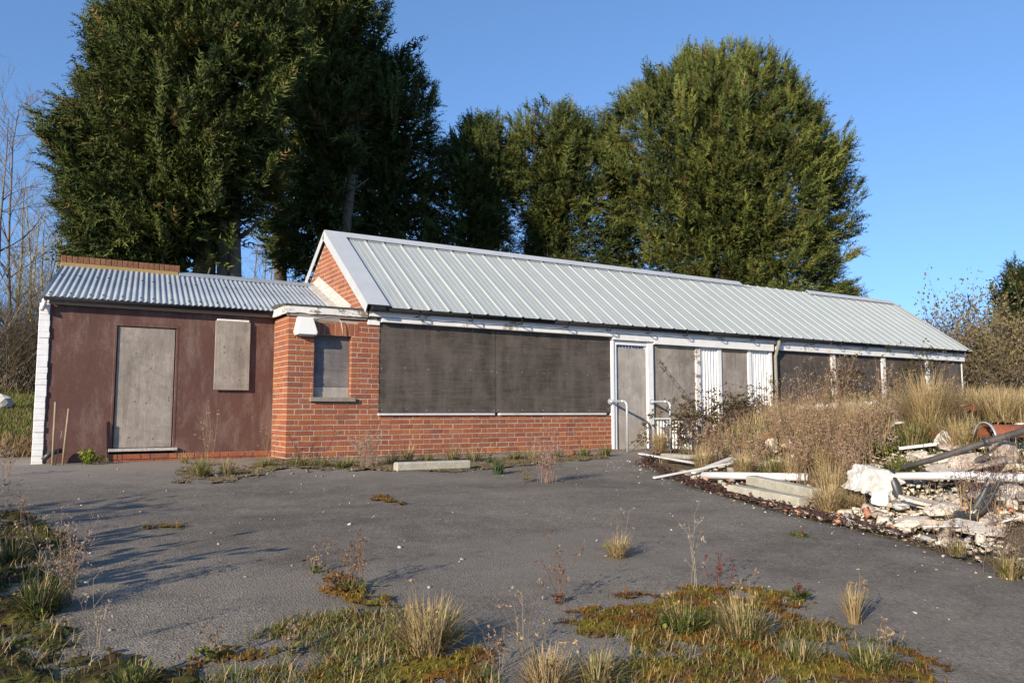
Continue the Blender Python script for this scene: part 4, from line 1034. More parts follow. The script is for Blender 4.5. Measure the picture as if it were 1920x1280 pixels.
n = 700; x = U(-5, 3, n); y = U(-9, -.5, n); V.leaves(np.c_[x, y, CPK(x, y)+.006], np.c_[rng.normal(0, 1, (n, 2)), rng.normal(0, .2, n)], np.c_[rng.normal(0, .3, (n, 2)), np.ones(n)], U(.01, .03, n), U(.004, .012, n), mixcol((.16, .11, .07), (.30, .22, .13), n))
tag(V.build('litter_chips', 'moss'), 'small pale stone chips strewn over the car park', 'litter', kind='stuff')

# ================================================================== grass on the heap and ground (uncountable)
def scatter_heap(n, dmin, dmax, ymin, ymax, seed):
    r = np.random.default_rng(seed); y = r.uniform(ymin, ymax, n*4); x = np.interp(y, EDGE_Y, EDGE_X)+r.uniform(dmin, dmax, n*4); return x[:n], y[:n]
r = np.random.default_rng(77); V = Veg()
x, y = scatter_heap(46000, .25, 13, -9.5, .1, 78)
de = edge_d(x, y); dist = np.hypot(x-CAM[0], y-CAM[1])
dn = fbm(x, y, .9, 50)+.25*fbm(x, y, 3, 51); keep = (r.random(len(x)) < np.clip((dn-.42)*4, .03, 1)*np.where(de < 1.1, .35, 1)) & ~((y > -.12) & (x < 17.4)) & (x > 5)
keep |= (x <= 5) & (r.random(len(x)) < .16) & (de > .4)
x, y, dn = x[keep], y[keep], dn[keep]; n = len(x); print('heap blades', n)
gm = np.clip((fbm(x, y, .8, 60)-.54)*6, 0, 1)[:, None]*(rng.random((n, 1)) < .7)
c1 = mixcol(TAN, STRAW, n)*(1-gm)+mixcol(GREEN, YGREEN, n)*gm
hh = (.10+.26*np.clip((fbm(x, y, .7, 61)-.35)*3, 0, 1))*rng.uniform(.6, 1.3, n)
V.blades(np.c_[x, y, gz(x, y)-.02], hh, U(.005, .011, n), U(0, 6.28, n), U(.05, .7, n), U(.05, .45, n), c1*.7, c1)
tag(V.build('heap_grass', 'leaf'), 'straw and green grass growing over the rubble heap', 'grass', kind='stuff')
V = Veg(); n = 16000                                  # lawn bank at the left and field at the right
x = U(-5.2, -2.5, n); y = 2.6+13*rng.random(n)**1.2; dn = fbm(x, y, .6, 90)
c = mixcol((.13, .17, .03), (.19, .20, .045), n); dry = (rng.random(n) < .25) | (y < 4.4); c[dry] = mixcol(DRYBR, TAN, dry.sum())
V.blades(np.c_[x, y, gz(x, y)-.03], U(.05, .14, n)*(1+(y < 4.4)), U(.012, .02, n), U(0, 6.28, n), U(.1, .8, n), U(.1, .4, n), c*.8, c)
tag(V.build('lawn', 'leaf'), 'sunlit green lawn rising to the trees at the far left', 'grass', kind='stuff')
V = Veg(); n = 12000
x = U(17.6, 34, n); y = U(-9, 3, n); c = mixcol(TAN, STRAW, n); gr = rng.random(n) < .3; c[gr] = mixcol(GREEN, YGREEN, gr.sum())
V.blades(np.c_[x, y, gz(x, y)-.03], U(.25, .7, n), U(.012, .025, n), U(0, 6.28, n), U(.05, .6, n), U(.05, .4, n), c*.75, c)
tag(V.build('rough_grass', 'leaf'), 'rough dry grass beyond the heap at the right', 'grass', kind='stuff')
def poly_grass(name, label, poly, n, h, cols, seed, thr=.45):
    P = np.array(poly); x0, y0 = P.min(0); x1, y1 = P.max(0); r = np.random.default_rng(seed)
    x, y = r.uniform(x0, x1, n*3), r.uniform(y0, y1, n*3); k = in_poly(x, y, poly) & (fbm(x, y, 3.2, seed) > thr); x, y = x[k][:n], y[k][:n]; m_ = len(x)
    c = mixcol(cols[0], cols[1], m_); d = r.random(m_) < .45; c[d] = mixcol(TAN, STRAW, d.sum())
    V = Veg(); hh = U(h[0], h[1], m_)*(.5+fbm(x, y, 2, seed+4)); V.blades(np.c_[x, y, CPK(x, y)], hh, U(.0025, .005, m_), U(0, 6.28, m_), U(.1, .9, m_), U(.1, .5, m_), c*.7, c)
    # small round weed leaves
    k = r.random(m_) < .12; q = k.sum(); V.leaves(np.c_[x, y, CPK(x, y)+.012][k]+0.0, r.normal(0, 1, (q, 3))*np.array([1, 1, .3]), np.c_[r.normal(0, .4, (q, 2)), np.ones(q)], U(.015, .04, q), U(.01, .025, q), mixcol(GREEN, YGREEN, q))
    tag(V.build(name, 'leaf'), label, 'grass', kind='stuff')
poly_grass('short_grass', 'short grass growing through the moss at the bottom left of centre', polyA, 3400, (.03, .09), (GREEN, YGREEN), 101, .47)
poly_grass('short_grass', 'short grass growing through the moss at the bottom right', polyB, 1900, (.03, .08), (GREEN, YGREEN), 103, .52)
poly_grass('short_grass', 'short weedy grass in the bottom left corner', polyL, 2200, (.03, .10), (DGREEN, GREEN), 105, .45)

# ================================================================== tufts and weeds, one by one
def tuft(label, u, v, hpx, wpx, n, cols, seed, dry=.5, stalks=0, group='grass tufts on the car park', scol=TAN, name='grass_tuft', cat='grass', droop=.35, bw=.0045, leafy=0):
    p = hit(u, v); D = depth(p); h = hpx*D/F_PX; w_ = wpx*D/F_PX*.5; r = np.random.default_rng(seed)
    z = float(gz(p[0], p[1])); root = empty(name, (p[0], p[1], z), label, cat, group)
    V = Veg(); a = r.uniform(0, 6.28, n); q = np.sqrt(r.random(n))*w_*.45; b = np.c_[p[0]+np.cos(a)*q, p[1]+np.sin(a)*q, np.full(n, z-.01)]
    c = mixcol(cols[0], cols[1], n); d = r.random(n) < dry; c[d] = mixcol(TAN, STRAW, d.sum())
    lean = np.clip(np.abs(r.normal(0, .42*min(1.6, w_/max(h, .01)+.35), n)), 0, 1.3)
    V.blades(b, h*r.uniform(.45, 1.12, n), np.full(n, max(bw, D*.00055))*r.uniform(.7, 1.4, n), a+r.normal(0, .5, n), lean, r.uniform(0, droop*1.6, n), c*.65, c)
    if leafy:
        P = np.c_[p[0]+r.normal(0, w_*.4, leafy), p[1]+r.normal(0, w_*.4, leafy), z+r.uniform(.01, h*.35, leafy)]
        V.leaves(P, r.normal(0, 1, (leafy, 3)), np.c_[r.normal(0, .5, (leafy, 2)), np.ones(leafy)], U(.02, .06, leafy), U(.012, .03, leafy), mixcol(GREEN, YGREEN, leafy))
    V.build('blades', 'leaf', root)
    if stalks: weed_stalks(root, p, z, h*1.25, w_, stalks, scol, r, D)
    return root
def weed_stalks(root, p, z, h, w_, n, col, r, D, heads=True, br=(2, 5), hc=None):
    S = Veg(); th = max(.0013, D*.00021)
    for i in range(n):
        a = r.uniform(0, 6.28); L = h*r.uniform(.55, 1.05); d = np.array([math.cos(a)*r.uniform(0, .35), math.sin(a)*r.uniform(0, .35), 1.]); d /= np.linalg.norm(d)
        b = np.array([p[0]+r.normal(0, w_*.22), p[1]+r.normal(0, w_*.22), z-.01]); pts = [b]; dd = d.copy()
        for k in range(5): dd = dd+r.normal(0, .09, 3); dd /= np.linalg.norm(dd); pts.append(pts[-1]+dd*L/5)
        cc = np.array(col)*r.uniform(.7, 1.3); S.tubes(pts, np.linspace(th*1.4, th*.7, 6), cc)
        for k in range(r.integers(*br)):
            j = r.integers(2, 6); e = dd+r.normal(0, .45, 3); e[2] = abs(e[2]); e /= np.linalg.norm(e); q = [pts[j], pts[j]+e*L*.09, pts[j]+e*L*r.uniform(.14, .25)]
            S.tubes(q, [th*.8, th*.7, th*.5], cc)
            if heads:
                m_ = 5; S.leaves(q[-1]+r.normal(0, L*.012, (m_, 3)), r.normal(0, 1, (m_, 3))+np.array([0, 0, .6]), r.normal(0, 1, (m_, 3)), U(.01, .02, m_)+D*.0006, U(.004, .009, m_)+D*.0003, mixcol(hc or col, hc or col, m_))
    S.build('stalks', 'leaf', root)
def weed(label, u, v, hpx, wpx, n, col, seed, group='dead weed stems', cat='weed', name='dead_weed', base_leaves=0, br=(3, 6), lc=(GREEN, YGREEN), hc=None):
    p = hit(u, v); D = depth(p); h = hpx*D/F_PX; w_ = wpx*D/F_PX*.5; r = np.random.default_rng(seed); z = float(gz(p[0], p[1]))
    root = empty(name, (p[0], p[1], z), label, cat, group); weed_stalks(root, p, z, h, w_, n, col, r, D, True, br, hc)
    if base_leaves:
        V = Veg(); m_ = base_leaves; a = r.uniform(0, 6.28, m_)
        V.leaves(np.c_[p[0]+r.normal(0, w_*.35, m_), p[1]+r.normal(0, w_*.35, m_), z+r.uniform(.0, .035, m_)], np.c_[np.cos(a), np.sin(a), r.uniform(.1, .9, m_)], np.c_[r.normal(0, .3, (m_, 2)), np.ones(m_)], r.uniform(.02, .05, m_)+D*.001, r.uniform(.012, .025, m_)+D*.0007, mixcol(lc[0], lc[1], m_)); V.build('base_leaves', 'leaf', root)
    return root
G2 = (GREEN, YGREEN)
tuft('big straw-coloured grass tuft at the bottom centre, casting a dark shadow', 800, 1226, 108, 150, 850, G2, 1, .85, 6, leafy=20)
tuft('pale curly straw tuft cut off by the bottom edge of the picture', 1025, 1290, 80, 135, 560, (STRAW, TAN), 2, .9, 4)
tuft('greyish green tuft at the bottom edge beside the pale straw tuft', 1118, 1282, 72, 125, 520, G2, 3, .6, 1)
tuft('fresh green leafy tuft on the right moss patch', 1282, 1182, 62, 130, 520, G2, 4, .2, 3, leafy=90)
tuft('green and straw tuft in the middle of the right moss patch', 1395, 1195, 85, 140, 720, G2, 5, .65, 6)
tuft('wide yellow-green tuft at the right end of the moss', 1635, 1252, 50, 150, 620, (GREEN, YGREEN), 6, .3, 2)
tuft('green tuft low on the right moss patch near the bottom edge', 1500, 1240, 42, 150, 420, G2, 7, .4, 0)
tuft('upright dead grass clump alone on the right of the asphalt', 1602, 1166, 72, 42, 190, (STRAW, TAN), 8, .95, 5, droop=.15)
tuft('small round straw tuft with a tall thin stem, mid car park', 1158, 1045, 52, 66, 300, (STRAW, TAN), 9, .95, 0, leafy=6)
weed('faint feathery seed stem rising from the round straw tuft', 1164, 1040, 130, 30, 2, (.28, .20, .13), 10, hc=(.26, .19, .13))
weed('thin reddish weed standing alone below centre', 1050, 1130, 112, 30, 7, (.20, .12, .075), 11, base_leaves=18, lc=(RUSSET, REDBR))
weed('bushy dead weed with green leaves on the mossy crack', 658, 1108, 95, 75, 16, (.21, .13, .08), 12, base_leaves=60)
weed('small pale dead stem at the start of the mossy crack', 590, 1076, 58, 22, 6, (.30, .22, .14), 13, base_leaves=16)
weed('tall leaning pale dead stem with bent top at right', 1306, 1112, 150, 60, 4, (.33, .27, .20), 14)
weed('dark red dock stems beside the leaning pale stem', 1345, 1120, 78, 60, 6, (.16, .045, .03), 15, hc=(.17, .05, .03))
weed('small leafy dark weed at the top corner of the right moss patch', 1500, 1128, 32, 50, 5, (.14, .07, .04), 16, base_leaves=60, lc=(DGREEN, YGREEN))
weed('thin dead stems between the bottom centre tufts', 930, 1262, 85, 60, 7, (.25, .18, .12), 17)
weed('spindly dead stalk left of the bottom centre tuft', 395, 1238, 55, 40, 6, (.26, .19, .12), 18, base_leaves=30)
weed('tall faint stem right of the bottom centre tuft', 985, 1225, 120, 35, 4, (.27, .20, .14), 19)
weed('pair of dead stalks at the bottom left moss', 545, 1230, 60, 40, 4, (.25, .18, .12), 20, base_leaves=20)
weed('thin pale stems over the bottom right grass', 1655, 1235, 62, 40, 5, (.30, .22, .14), 21)
tuft('green tuft in the shaded bottom left corner', 75, 1150, 85, 130, 520, (DGREEN, GREEN), 22, .25, 2, leafy=50)
tuft('lower green clump in the bottom left corner', 250, 1285, 50, 150, 420, (DGREEN, YGREEN), 23, .3, 0, leafy=60)
tuft('small green tuft at the left edge in shade', 20, 1055, 60, 90, 260, (DGREEN, GREEN), 24, .3, 1)
weed('pale bushy dead weed at the left above the green tuft', 122, 1130, 150, 90, 22, (.30, .22, .17), 25, br=(5, 9))
weed('bent pale stalk arching at the lower left', 175, 1215, 130, 70, 4, (.33, .27, .20), 26)
weed('thin upright stem near the left edge', 45, 1010, 100, 40, 4, (.25, .18, .13), 27)
weed('twiggy dead weed at the far left on the asphalt', 12, 893, 50, 40, 9, (.27, .20, .15), 28)
weed('tall dead weed beyond the left bottom corner', -60, 1130, 190, 120, 30, (.24, .18, .13), 29, br=(5, 9), base_leaves=60)
weed('second tall dead weed beyond the left edge', -110, 1010, 170, 120, 34, (.24, .18, .13), 30, br=(5, 9), base_leaves=60)
# by the lean-to and the porch
W1 = 'weeds along the foot of the walls'
tuft('green and straw tuft in front of the lean-to wall', 378, 893, 44, 58, 260, G2, 31, .45, 2, W1)
tuft('straw tuft right of the green one, before the lean-to', 428, 890, 36, 45, 170, G2, 32, .75, 1, W1)
tuft('little straw tuft at the lean-to plinth', 345, 868, 26, 30, 100, G2, 33, .8, 0, W1)
tuft('low weeds at the porch side wall', 495, 875, 30, 55, 170, G2, 34, .45, 0, W1, leafy=20)
tuft('tiny straw tuft before the porch corner', 480, 890, 20, 26, 80, G2, 35, .85, 0, W1)
weed('tall thin dead grass stems leaning on the brown wall', 388, 868, 105, 60, 7, (.33, .25, .15), 36, W1)
weed('dead stems beside the porch side wall', 498, 868, 95, 20, 6, (.28, .20, .12), 37, W1)
leafy_shrub('small_shrub', 'bright yellow-green bushy plant at the foot of the brown wall', gp(172, 870), .19, .16, 38, 20, (.10, .11, .03), ((.17, .22, .02), (.24, .28, .03)), 600, .03, 'plant', None, 1)
weed('pinkish dead weed in front of the brick under the porch window', 688, 876, 70, 85, 34, (.34, .24, .18), 39, W1, br=(4, 8))
wf = [(560, 872, 22, 50, 'green weed at the front corner of the porch', .35, 30), (600, 873, 16, 45, 'low dark weed below the porch window', .4, 20), (650, 874, 18, 40, 'weed right of the low dark one', .5, 14), (640, 876, 12, 40, 'bright green leaf rosette near the pinkish weed', .1, 40),
      (735, 868, 22, 40, 'rusty weed left of the concrete kerb block', .7, 6), (765, 864, 28, 28, 'upright straw weed behind the kerb block', .85, 4), (800, 864, 18, 50, 'dark weed behind the middle of the kerb block', .4, 14), (850, 862, 24, 45, 'grassy weed behind the right end of the kerb block', .5, 8),
      (888, 862, 22, 50, 'mixed weed right of the kerb block', .5, 16), (965, 860, 16, 40, 'yellowish weed right of the strap-leaved plant', .3, 20), (1000, 858, 22, 55, 'brown weed at the wall before the twiggy stem', .8, 6), (1045, 856, 16, 40, 'low green-brown weed left of the terracotta pot', .5, 12),
      (1095, 854, 16, 40, 'low green weed right of the terracotta pot', .3, 22), (1135, 853, 18, 30, 'green weed at the left door post', .3, 16)]
for i, (u, v, h, w_, lab, dr_, lf) in enumerate(wf): tuft(lab, u, v+2, h*1.45, w_*1.15, 190, (DGREEN, YGREEN), 60+i, dr_, 1, W1, leafy=lf, scol=RUSSET)
weed('twiggy pinkish dead weed standing on the asphalt before the wall', 1026, 905, 88, 70, 32, (.32, .21, .165), 80, br=(4, 8))
weed('low yellowish weed left of the twiggy dead weed', 988, 903, 26, 24, 8, (.20, .16, .06), 81, base_leaves=10)
sp = hit(936, 888); root = empty('strap_leaf_plant', tuple(sp), 'dark green strap-leaved plant growing from the asphalt', 'plant')
V = Veg(); n = 90; a = U(0, 6.28, n); V.blades(np.c_[sp[0]+rng.normal(0, .03, n), sp[1]+rng.normal(0, .03, n), np.full(n, sp[2]-.01)], U(.10, .26, n), U(.012, .022, n), a, U(.0, .55, n), U(.05, .5, n), mixcol((.03, .06, .02), (.05, .085, .03), n), mixcol((.05, .085, .03), (.09, .12, .04), n)); V.build('blades', 'leaf', root)
weed('second leafy stem beside the strap-leaved plant', 916, 868, 34, 20, 4, (.06, .09, .03), 83, W1, base_leaves=24, lc=(DGREEN, GREEN))
tuft('small low green weed alone on the asphalt before the heap', 1500, 1006, 12, 60, 120, (GREEN, YGREEN), 84, .15, 3, leafy=30, scol=RUSSET)
tuft('grass clump with thin stems at the lower right edge of the heap', 1795, 1040, 36, 60, 240, G2, 85, .55, 0)
weed('fan of thin dead stems out of the right clump', 1795, 1040, 95, 110, 16, (.20, .14, .10), 86)
tuft('tall straw clump at the right edge of the picture', 1893, 1085, 62, 75, 380, G2, 87, .6, 0)
weed('many dead stems out of the right edge clump', 1893, 1085, 150, 130, 26, (.20, .14, .10), 88)
weed('thin dead bush at the right edge above the pole', 1880, 960, 150, 120, 26, (.19, .13, .10), 89)
weed('reddish dead stems over the white rubble', 1820, 960, 110, 110, 22, (.20, .13, .10), 90)
# heap vegetation that stands out
HG = 'dry clumps on the rubble heap'
def clump(label, u, v, hpx, wpx, n, cols, seed, dry, stalks=0, scol=TAN, leafy=0, bw=.007): return tuft(label, u, v, hpx, wpx, n, cols, seed, dry, stalks, HG, scol, bw=bw, leafy=leafy)
clump('tallest golden grass clump near the far end wall', 1742, 815, 122, 105, 1500, G2, 110, .95, 8, leafy=0)
clump('green-based grass in front of the tallest golden clump', 1715, 838, 62, 90, 500, G2, 111, .45)
clump('golden grass flopping right of the tallest clump', 1800, 835, 60, 120, 700, G2, 112, .95)
clump('straw clump beside the white sack', 1560, 935, 70, 100, 800, G2, 113, .95, 2)
clump('straw clump between white pipe and brown stems', 1545, 890, 62, 90, 600, G2, 114, .95)
clump('flattened straw grass below the white sack', 1590, 948, 35, 110, 500, (STRAW, TAN), 115, .95)
clump('straw clump left of the concrete beams', 1395, 888, 48, 70, 500, (STRAW, TAN), 116, .9)
clump('straw clump at the white strip', 1320, 880, 50, 60, 420, (STRAW, TAN), 117, .9)
clump('straw grass between the concrete beams and the sack', 1555, 958, 60, 90, 700, (STRAW, TAN), 125, .9)
clump('straw clump under the russet stems at the pipe end', 1490, 895, 50, 80, 500, (STRAW, TAN), 126, .95)
clump('tall straw before the second far board', 1600, 830, 80, 80, 700, G2, 127, .95, 3)
clump('straw fan at the second door post', 1238, 850, 60, 45, 300, (STRAW, TAN), 118, .95)
clump('green and straw grass above the long white pipe', 1450, 895, 50, 90, 500, G2, 119, .35)
clump('pale grass on the crest of the heap at right', 1880, 790, 70, 130, 900, G2, 120, .95)
clump('dry grass along the far side of the heap', 1840, 775, 60, 110, 700, G2, 121, .95)
clump('green grass among rubble near the dark pole', 1690, 885, 38, 110, 420, (GREEN, YGREEN), 122, .15, leafy=120)
clump('green weedy patch behind the brown stems', 1655, 850, 30, 70, 300, (DGREEN, GREEN), 123, .2, leafy=90)
clump('dry clump left of the tall golden one', 1640, 800, 50, 90, 500, G2, 124, .95)
RS = 'russet stem thickets on the heap'
for i, (u, v, h, w_, n_, lab) in enumerate([(1490, 860, 130, 90, 60, 'leftmost tall russet thicket before the dark boards'), (1530, 880, 120, 110, 80, 'dense russet thicket in the middle of the heap'), (1580, 890, 110, 120, 80, 'wide russet thicket behind the white sack'),
        (1560, 840, 150, 110, 60, 'tall russet stems before the second dark board'), (1620, 860, 110, 100, 60, 'russet stems right of the dense thicket'), (1665, 815, 110, 90, 45, 'russet stems before the third dark board'), (1460, 840, 90, 70, 40, 'short russet stems at the downpipe'), (1390, 860, 60, 80, 30, 'short russet stems among the brambles'), (1800, 800, 80, 90, 36, 'dead stems before the last dark board'), (1340, 868, 70, 90, 50, 'russet stems behind the straw at the white strip'), (1425, 872, 60, 80, 40, 'russet stems left of the long white pipe'), (1600, 925, 75, 90, 40, 'russet stems right behind the white sack'), (1510, 905, 85, 80, 46, 'russet stems above the pipe end')]):
    weed(lab, u, v, h*1.05, w_*1.1, int(n_*.8), (.31, .205, .125), 130+i, RS, 'weeds', 'russet_thicket', br=(4, 8), hc=(.36, .25, .15))

# brambles: arching stems with bronze leaves
def bramble(label, pts, nst, seed, spread=.25, lcol=((.07, .045, .02), (.11, .09, .03)), leaf=.055, nl=16, group='brambles by the door'):
    r = np.random.default_rng(seed); pts = np.array(pts, float); root = empty('bramble', tuple(pts[0]), label, 'bramble', group); S = Veg(); L = Veg()
    for i in range(nst):
        q = pts+np.cumsum(r.normal(0, spread/len(pts), pts.shape), 0); q[0] = pts[0]+r.normal(0, .15, 3)*np.array([1, 1, .1])
        t = np.linspace(0, len(q)-1, 22); c = np.stack([np.interp(t, np.arange(len(q)), q[:, k]) for k in range(3)], 1); c[1:-1] = (c[:-2]+c[1:-1]*2+c[2:])/4
        S.tubes(c, np.linspace(.005, .002, len(c)), np.array((.12, .055, .045))*r.uniform(.7, 1.2))
        j = r.integers(3, len(c), nl); P = c[j]+r.normal(0, .03, (nl, 3))
        for _ in range(3): L.leaves(P, r.normal(0, 1, (nl, 3)), r.normal(0, .6, (nl, 3))+np.array([0, -.3, .7]), r.uniform(.7, 1.2, nl)*leaf, r.uniform(.5, .8, nl)*leaf, np.array(lcol[0])+(np.array(lcol[1])-np.array(lcol[0]))*r.random((nl, 1)))
    S.build('stems', 'leaf', root); L.build('leaves', 'leaf', root)
bramble('bramble mass in front of the ribbed white cladding', [(7.2, -.9, .05), (7.3, -.8, .45), (7.6, -.7, .75), (8.1, -.75, .8), (8.6, -.9, .55)], 26, 150, .5)
bramble('bramble arching over the third boarded panel', [(8.2, -.8, .1), (8.5, -.6, .7), (8.9, -.5, .9), (9.5, -.6, .75), (10.0, -.8, .5)], 20, 151, .45)
bramble('bramble low beside the right handrail', [(6.5, -1.0, .0), (6.6, -.8, .35), (6.9, -.6, .6), (7.3, -.5, .65)], 22, 152, .45)
bramble('single bramble shoot creeping up the grey window board', [(7.7, -.25, .3), (7.55, -.1, .8), (7.2, -.06, 1.2), (6.85, -.05, 1.6)], 2, 153, .12, ((.05, .035, .03), (.07, .05, .03)), .035, 12)
bramble('bramble shoots at the left handrail foot', [(5.9, -.55, 0), (6.1, -.45, .3), (6.3, -.35, .5), (6.5, -.3, .75)], 4, 154, .25)
bramble('thin bramble climbing the downpipe', [(10.0, -.3, .5), (10.0, -.2, 1.0), (9.85, -.12, 1.3), (9.8, -.1, 1.45)], 3, 155, .15, ((.13, .14, .03), (.17, .15, .04)), .04, 8)
bramble('bramble covering the second dark board', [(11.6, -.7, .6), (11.7, -.5, 1.1), (12.1, -.35, 1.5), (12.8, -.35, 1.65)], 14, 156, .5, ((.06, .06, .02), (.12, .08, .03)))
bramble('leafy bramble covering the third dark board', [(13.8, -.8, .7), (13.9, -.5, 1.2), (14.4, -.4, 1.6), (15.0, -.4, 1.75)], 20, 157, .5, ((.045, .055, .02), (.10, .07, .03)))
bramble('bramble strands before the first far dark board', [(10.5, -1.0, .6), (10.8, -.8, 1.0), (11.2, -.6, 1.1), (11.8, -.6, .9)], 12, 158, .5, ((.10, .05, .03), (.13, .08, .03)))
bramble('bramble tangle filling the corner under the ledge', [(7.0, -1.1, .0), (7.3, -1.0, .35), (7.9, -1.0, .45), (8.6, -1.1, .35), (9.2, -1.2, .4)], 26, 159, .5, ((.10, .05, .035), (.15, .09, .04)))
leafy_shrub('shrub', 'low shrub standing just beyond the left edge of the picture', np.array([-5.3, -6.7, float(gz(-5.3, -6.7))]), 1.0, 1.3, 390, 26, BR, ((.10, .08, .04), (.12, .11, .05)), 2600, .09)
leafy_shrub('shrub', 'second low shrub beyond the left edge, further back', np.array([-6.6, -4.6, float(gz(-6.6, -4.6))]), 1.3, 1.3, 391, 24, BR, ((.10, .08, .04), (.12, .11, .05)), 2400, .09)
# trailing dead runners along the edge of the asphalt
r = np.random.default_rng(160); V = Veg()
for s in range(70):
    y0 = r.uniform(-7.6, -1.2); L = r.uniform(.5, 1.3); t = np.linspace(0, 1, 9); yy = y0+L*t*.9; xx = np.interp(yy, EDGE_Y, EDGE_X)-.02+np.cumsum(r.normal(0, .018, 9))+r.normal(0, .07)
    c = np.c_[xx, yy, gz(xx, yy)+.012+.03*np.abs(np.sin(t*6+s))]; V.tubes(c, np.full(9, .004), (.075, .04, .035)); k = r.integers(0, 9, 16)
    V.leaves(c[k]+r.normal(0, .025, (16, 3))*np.array([1, 1, .4]), r.normal(0, 1, (16, 3)), r.normal(0, .5, (16, 3))+np.array([0, 0, .8]), r.uniform(.025, .055, 16), r.uniform(.02, .035, 16), mixcol((.06, .03, .028), (.11, .06, .04), 16))
tag(V.build('dead_runners', 'leaf'), 'dark dead bramble runners along the edge of the asphalt', 'runners', kind='stuff')

# ================================================================== rubble heap
V = Veg(); r = np.random.default_rng(170)
x, y = scatter_heap(5200, -.05, 6.5, -8.6, -1.4, 171); de = edge_d(x, y)
pk = fbm(x, y, 1.1, 172)+np.where((y < -5.2) & (de < 2.2), .16, 0)-.045*np.clip(de-1.2, 0, 4); k = pk > .55
x, y, de = x[k], y[k], de[k]; n = len(x); print('rubble', n)
sz = .012+.062*r.random(n)**2.4; col = mixcol((.58, .52, .43), (.36, .29, .22), n); b_ = r.random(n) < .16; col[b_] = mixcol((.36, .15, .09), (.45, .24, .15), b_.sum()); g_ = r.random(n) < .12; col[g_] = mixcol((.2, .19, .18), (.32, .31, .29), g_.sum())
chunk_array(V, np.c_[x, y, gz(x, y)+sz*.25], sz, col, 173)
x, y = scatter_heap(9000, .0, 2.6, -8.8, -4.9, 175); k = fbm(x, y, 1.3, 176) > .40; x, y = x[k], y[k]; n = len(x)
chunk_array(V, np.c_[x, y, gz(x, y)+.006], .006+.022*r.random(n)**2, mixcol((.62, .56, .46), (.36, .28, .20), n), 177)
x, y = scatter_heap(900, 3.5, 9, -3.2, -.8, 178); k = fbm(x, y, 1.3, 179) > .5; x, y = x[k], y[k]; n = len(x)
chunk_array(V, np.c_[x, y, gz(x, y)+.04], .03+.09*r.random(n)**2, mixcol((.62, .58, .52), (.36, .30, .26), n), 180)
tag(V.build('rubble', 'moss'), 'pale plaster and brick rubble strewn over the heap', 'rubble', kind='stuff')
RG = 'larger pieces on the rubble heap'
for i, (u, v, s_, fl, mat, lab, cat) in enumerate([
    (1445, 845, .11, (.9, .8, 1.1), 'plaster', 'white lump beside the terracotta bowl', 'rubble'), (1500, 890, .085, (1, .8, .9), 'stone_white', 'white round lump behind the end of the white pipe', 'rubble'),
    (1720, 860, .12, (1.1, .8, .45), 'plaster', 'flat white slab piece behind the dark pole', 'rubble'), (1775, 838, .12, (.9, .8, 1.0), 'stone_white', 'white block above the dark pole', 'rubble'), (1755, 825, .10, (1, .9, .8), 'terracotta', 'orange brick lump above the dark pole', 'rubble'),
    (1810, 880, .15, (1.2, .9, .7), 'rubble_mix', 'pinkish broken masonry between pole and white pipe', 'rubble'), (1760, 875, .13, (1.2, 1, .7), 'plaster', 'cream broken masonry between pole and white pipe', 'rubble'), (1885, 860, .14, (1.1, .9, .8), 'rubble_mix', 'brown masonry piece near the right edge', 'rubble'),
    (1770, 965, .16, (1.5, 1.0, .45), 'plaster', 'broad white plaster slab left of the black trough', 'rubble'), (1715, 985, .12, (1.6, .9, .4), 'plaster', 'low white plaster slab at the asphalt edge', 'rubble'), (1800, 990, .11, (1.5, .9, .4), 'plaster', 'cream slab below the black trough', 'rubble'), (1860, 985, .10, (1.4, .8, .5), 'plaster', 'white lump right of the black trough', 'rubble'),
    (1900, 935, .13, (1.2, .9, .7), 'plaster', 'white lump at the right edge below the pipe', 'rubble'), (1655, 940, .085, (1.3, .8, .6), 'plaster', 'white scrap below the sack', 'rubble'), (1830, 935, .10, (1.2, .9, .5), 'rubble_mix', 'grey-brown slab behind the black trough', 'rubble'),
    (1640, 790, .12, (1.6, .9, .5), 'stone_white', 'pale slab under the second far window board', 'rubble'), (1600, 795, .10, (1.4, .8, .5), 'plaster', 'white fragment under the russet stems', 'rubble'), (1685, 800, .12, (1.5, .9, .5), 'rubble_mix', 'brownish slab under the third far window board', 'rubble'), (1620, 812, .08, (1.3, .8, .6), 'terracotta', 'small orange brick among the far rubble', 'rubble'),
    (1440, 820, .07, (1, 1, .8), 'terracotta', 'orange terracotta bowl upturned beside the white lump', 'pot'), (1070, 854, .085, (1, 1, .8), 'terracotta', 'terracotta pot lying at the foot of the brick wall', 'pot'), (1375, 862, .05, (2, .7, .4), 'stone_white', 'white scrap at the top of the white strip', 'rubble')]):
    me = chunk_mesh(300+i, 2, fl, .20 if cat == 'rubble' else .04, 'rubble_piece' if cat == 'rubble' else 'terracotta_pot')
    if cat == 'pot': me.polygons.foreach_set('use_smooth', [True]*len(me.polygons))
    p = hit(u, v); o = link(me.name.split('.')[0], me, mat, None, Vector((p[0], p[1], float(gz(p[0], p[1]))+s_*fl[2]*.45))); s_ = s_*.98; o.scale = (s_, s_, s_); o.rotation_euler = (random.uniform(-.25, .25), random.uniform(-.25, .25), random.uniform(0, 6))
    tag(o, lab, cat, RG if cat == 'rubble' else None)
def on_px(u, v, lift=0.0): p = hit(u, v); return Vector((p[0], p[1], float(gz(p[0], p[1]))+lift))
